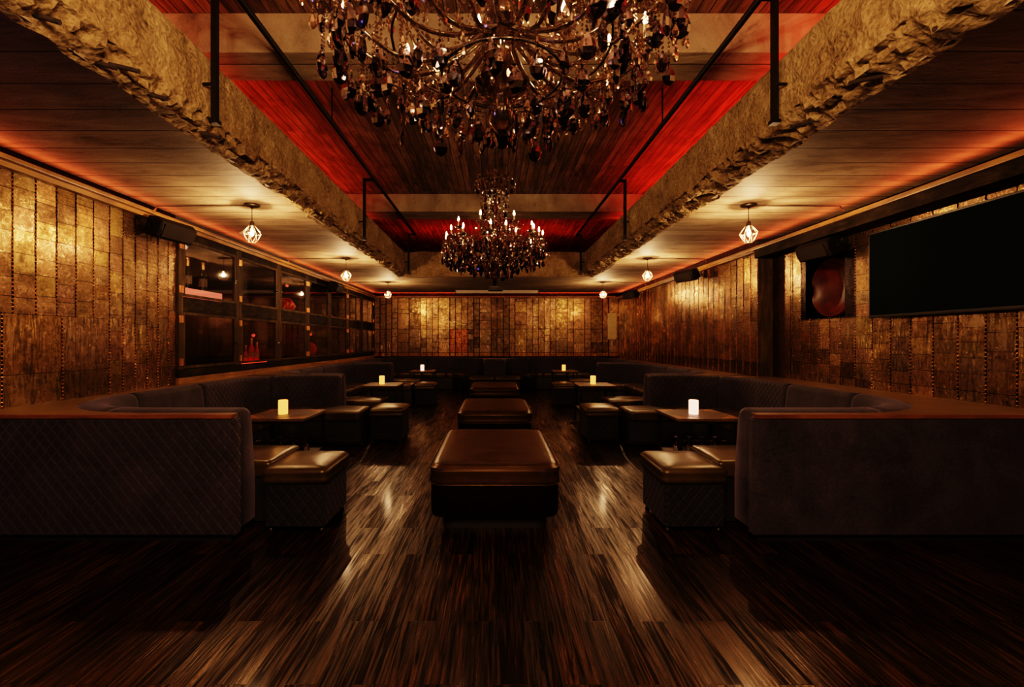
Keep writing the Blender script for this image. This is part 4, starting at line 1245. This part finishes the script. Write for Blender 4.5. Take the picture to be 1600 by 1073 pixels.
    bm=bmesh.new(); lathe(bm,[(0,.80),(.02,.81),(.035,.845),(.02,.875),(0,.88)],n=8); finish('finial',bm,M['crystal'],t)
    return t,cands
ch,cands=make_chandelier()
ch2=dup(ch)
for o,y,dz,lb,e in ((ch,1.90,.0,'huge smoky crystal chandelier overhead, cropped by the top of the frame',1.0),(ch2,6.55,.0,'smaller looking complete crystal chandelier hanging farther down the room',1.0)):
    place(o,(0.0+(.03 if y<3 else 0),y,1.5+dz),0,lb)
    for k in range(0,18,3):
        cx,cy,cz,a,R_,zt=cands[k+1]
        point((cx,cy,1.5+cz+.01),10.0 if y<3 else 55.0,(1,.56,.28),.02)
    # inner ones
# small drop of z so ceiling rose meets the slab: H 3.0 above 1.5 = 4.5

# ================================================================== lights
def area(loc,size_x,size_y,e,col,rot,name='led_strip_light',spread=None):
    l=bpy.data.lights.new(name,'AREA'); l.shape='RECTANGLE'; l.size=size_x; l.size_y=size_y; l.energy=e; l.color=col
    if spread: l.spread=spread
    o=bpy.data.objects.new(name,l); COL.objects.link(o); o.location=loc; o.rotation_euler=rot; return o
RED=(1,.035,.012); ORG=(1,.16,.06)
# hidden LED runs on top of the side slabs, washing the upper slab red (facing up and inwards)
area((-3.1,4.5,3.74),.06,13.0,60,(1,.06,.015),(0,PI-.35,0))
area((3.1,4.5,3.74),.06,13.0,130,(1,.03,.01),(0,PI+.35,0))
area((0,12.2,3.74),4.4,.06,22,RED,(PI-.3,0,0))
# LED runs on the cornices
area((-3.90,6.2,2.995),.03,17.0,15,ORG,(0,PI+.5,0))
area((4.02,6.2,2.965),.03,17.0,20,ORG,(0,PI-.5,0))
area((0,14.84,2.985),7.6,.03,16,(1,.09,.03),(PI-.5,0,0))
# unseen point lights added to brighten the cabinet bays and the niche
point((-4.10,7.75,1.60),.35,(1,.08,.04),.03); point((-4.10,9.0,2.6),.4,(1,.12,.06),.03); point((-4.08,10.1,1.65),.3,(1,.1,.05),.03)
point((-4.25,12.9,1.5),.35,(1,.15,.08),.03); point((-4.07,6.0,2.74),1.2,(1,.6,.4),.03)
point((4.36,5.66,2.3),.06,(1,.3,.15),.03)

point((0,-1.6,2.75),7,(1,.6,.3),.15)  # added warm fill from behind the camera, no fitting there
point((-2.6,.4,2.3),5,(.45,.28,1),.2)  # added purple tint for the left side, out of view, no fitting
w=bpy.data.worlds.new('world'); SC.world=w; w.use_nodes=True
w.node_tree.nodes['Background'].inputs[0].default_value=(.02,.014,.01,1); w.node_tree.nodes['Background'].inputs[1].default_value=.3

cam=bpy.data.cameras.new('camera'); co=bpy.data.objects.new('camera',cam); COL.objects.link(co)
co.location=(0,0,1.5); co.rotation_euler=(PI/2,0,0); cam.sensor_width=36; cam.lens=16.0
cam.shift_x=27/1600; cam.shift_y=-3.5/1600; cam.clip_start=.05
SC.camera=co
SC.view_settings.view_transform='Filmic'
SC.view_settings.look='High Contrast'
SC.view_settings.exposure=0.72
SC.cycles.use_denoising=True
SC.cycles.max_bounces=8; SC.cycles.transparent_max_bounces=24; SC.cycles.sample_clamp_indirect=4; SC.cycles.caustics_reflective=False; SC.cycles.caustics_refractive=False
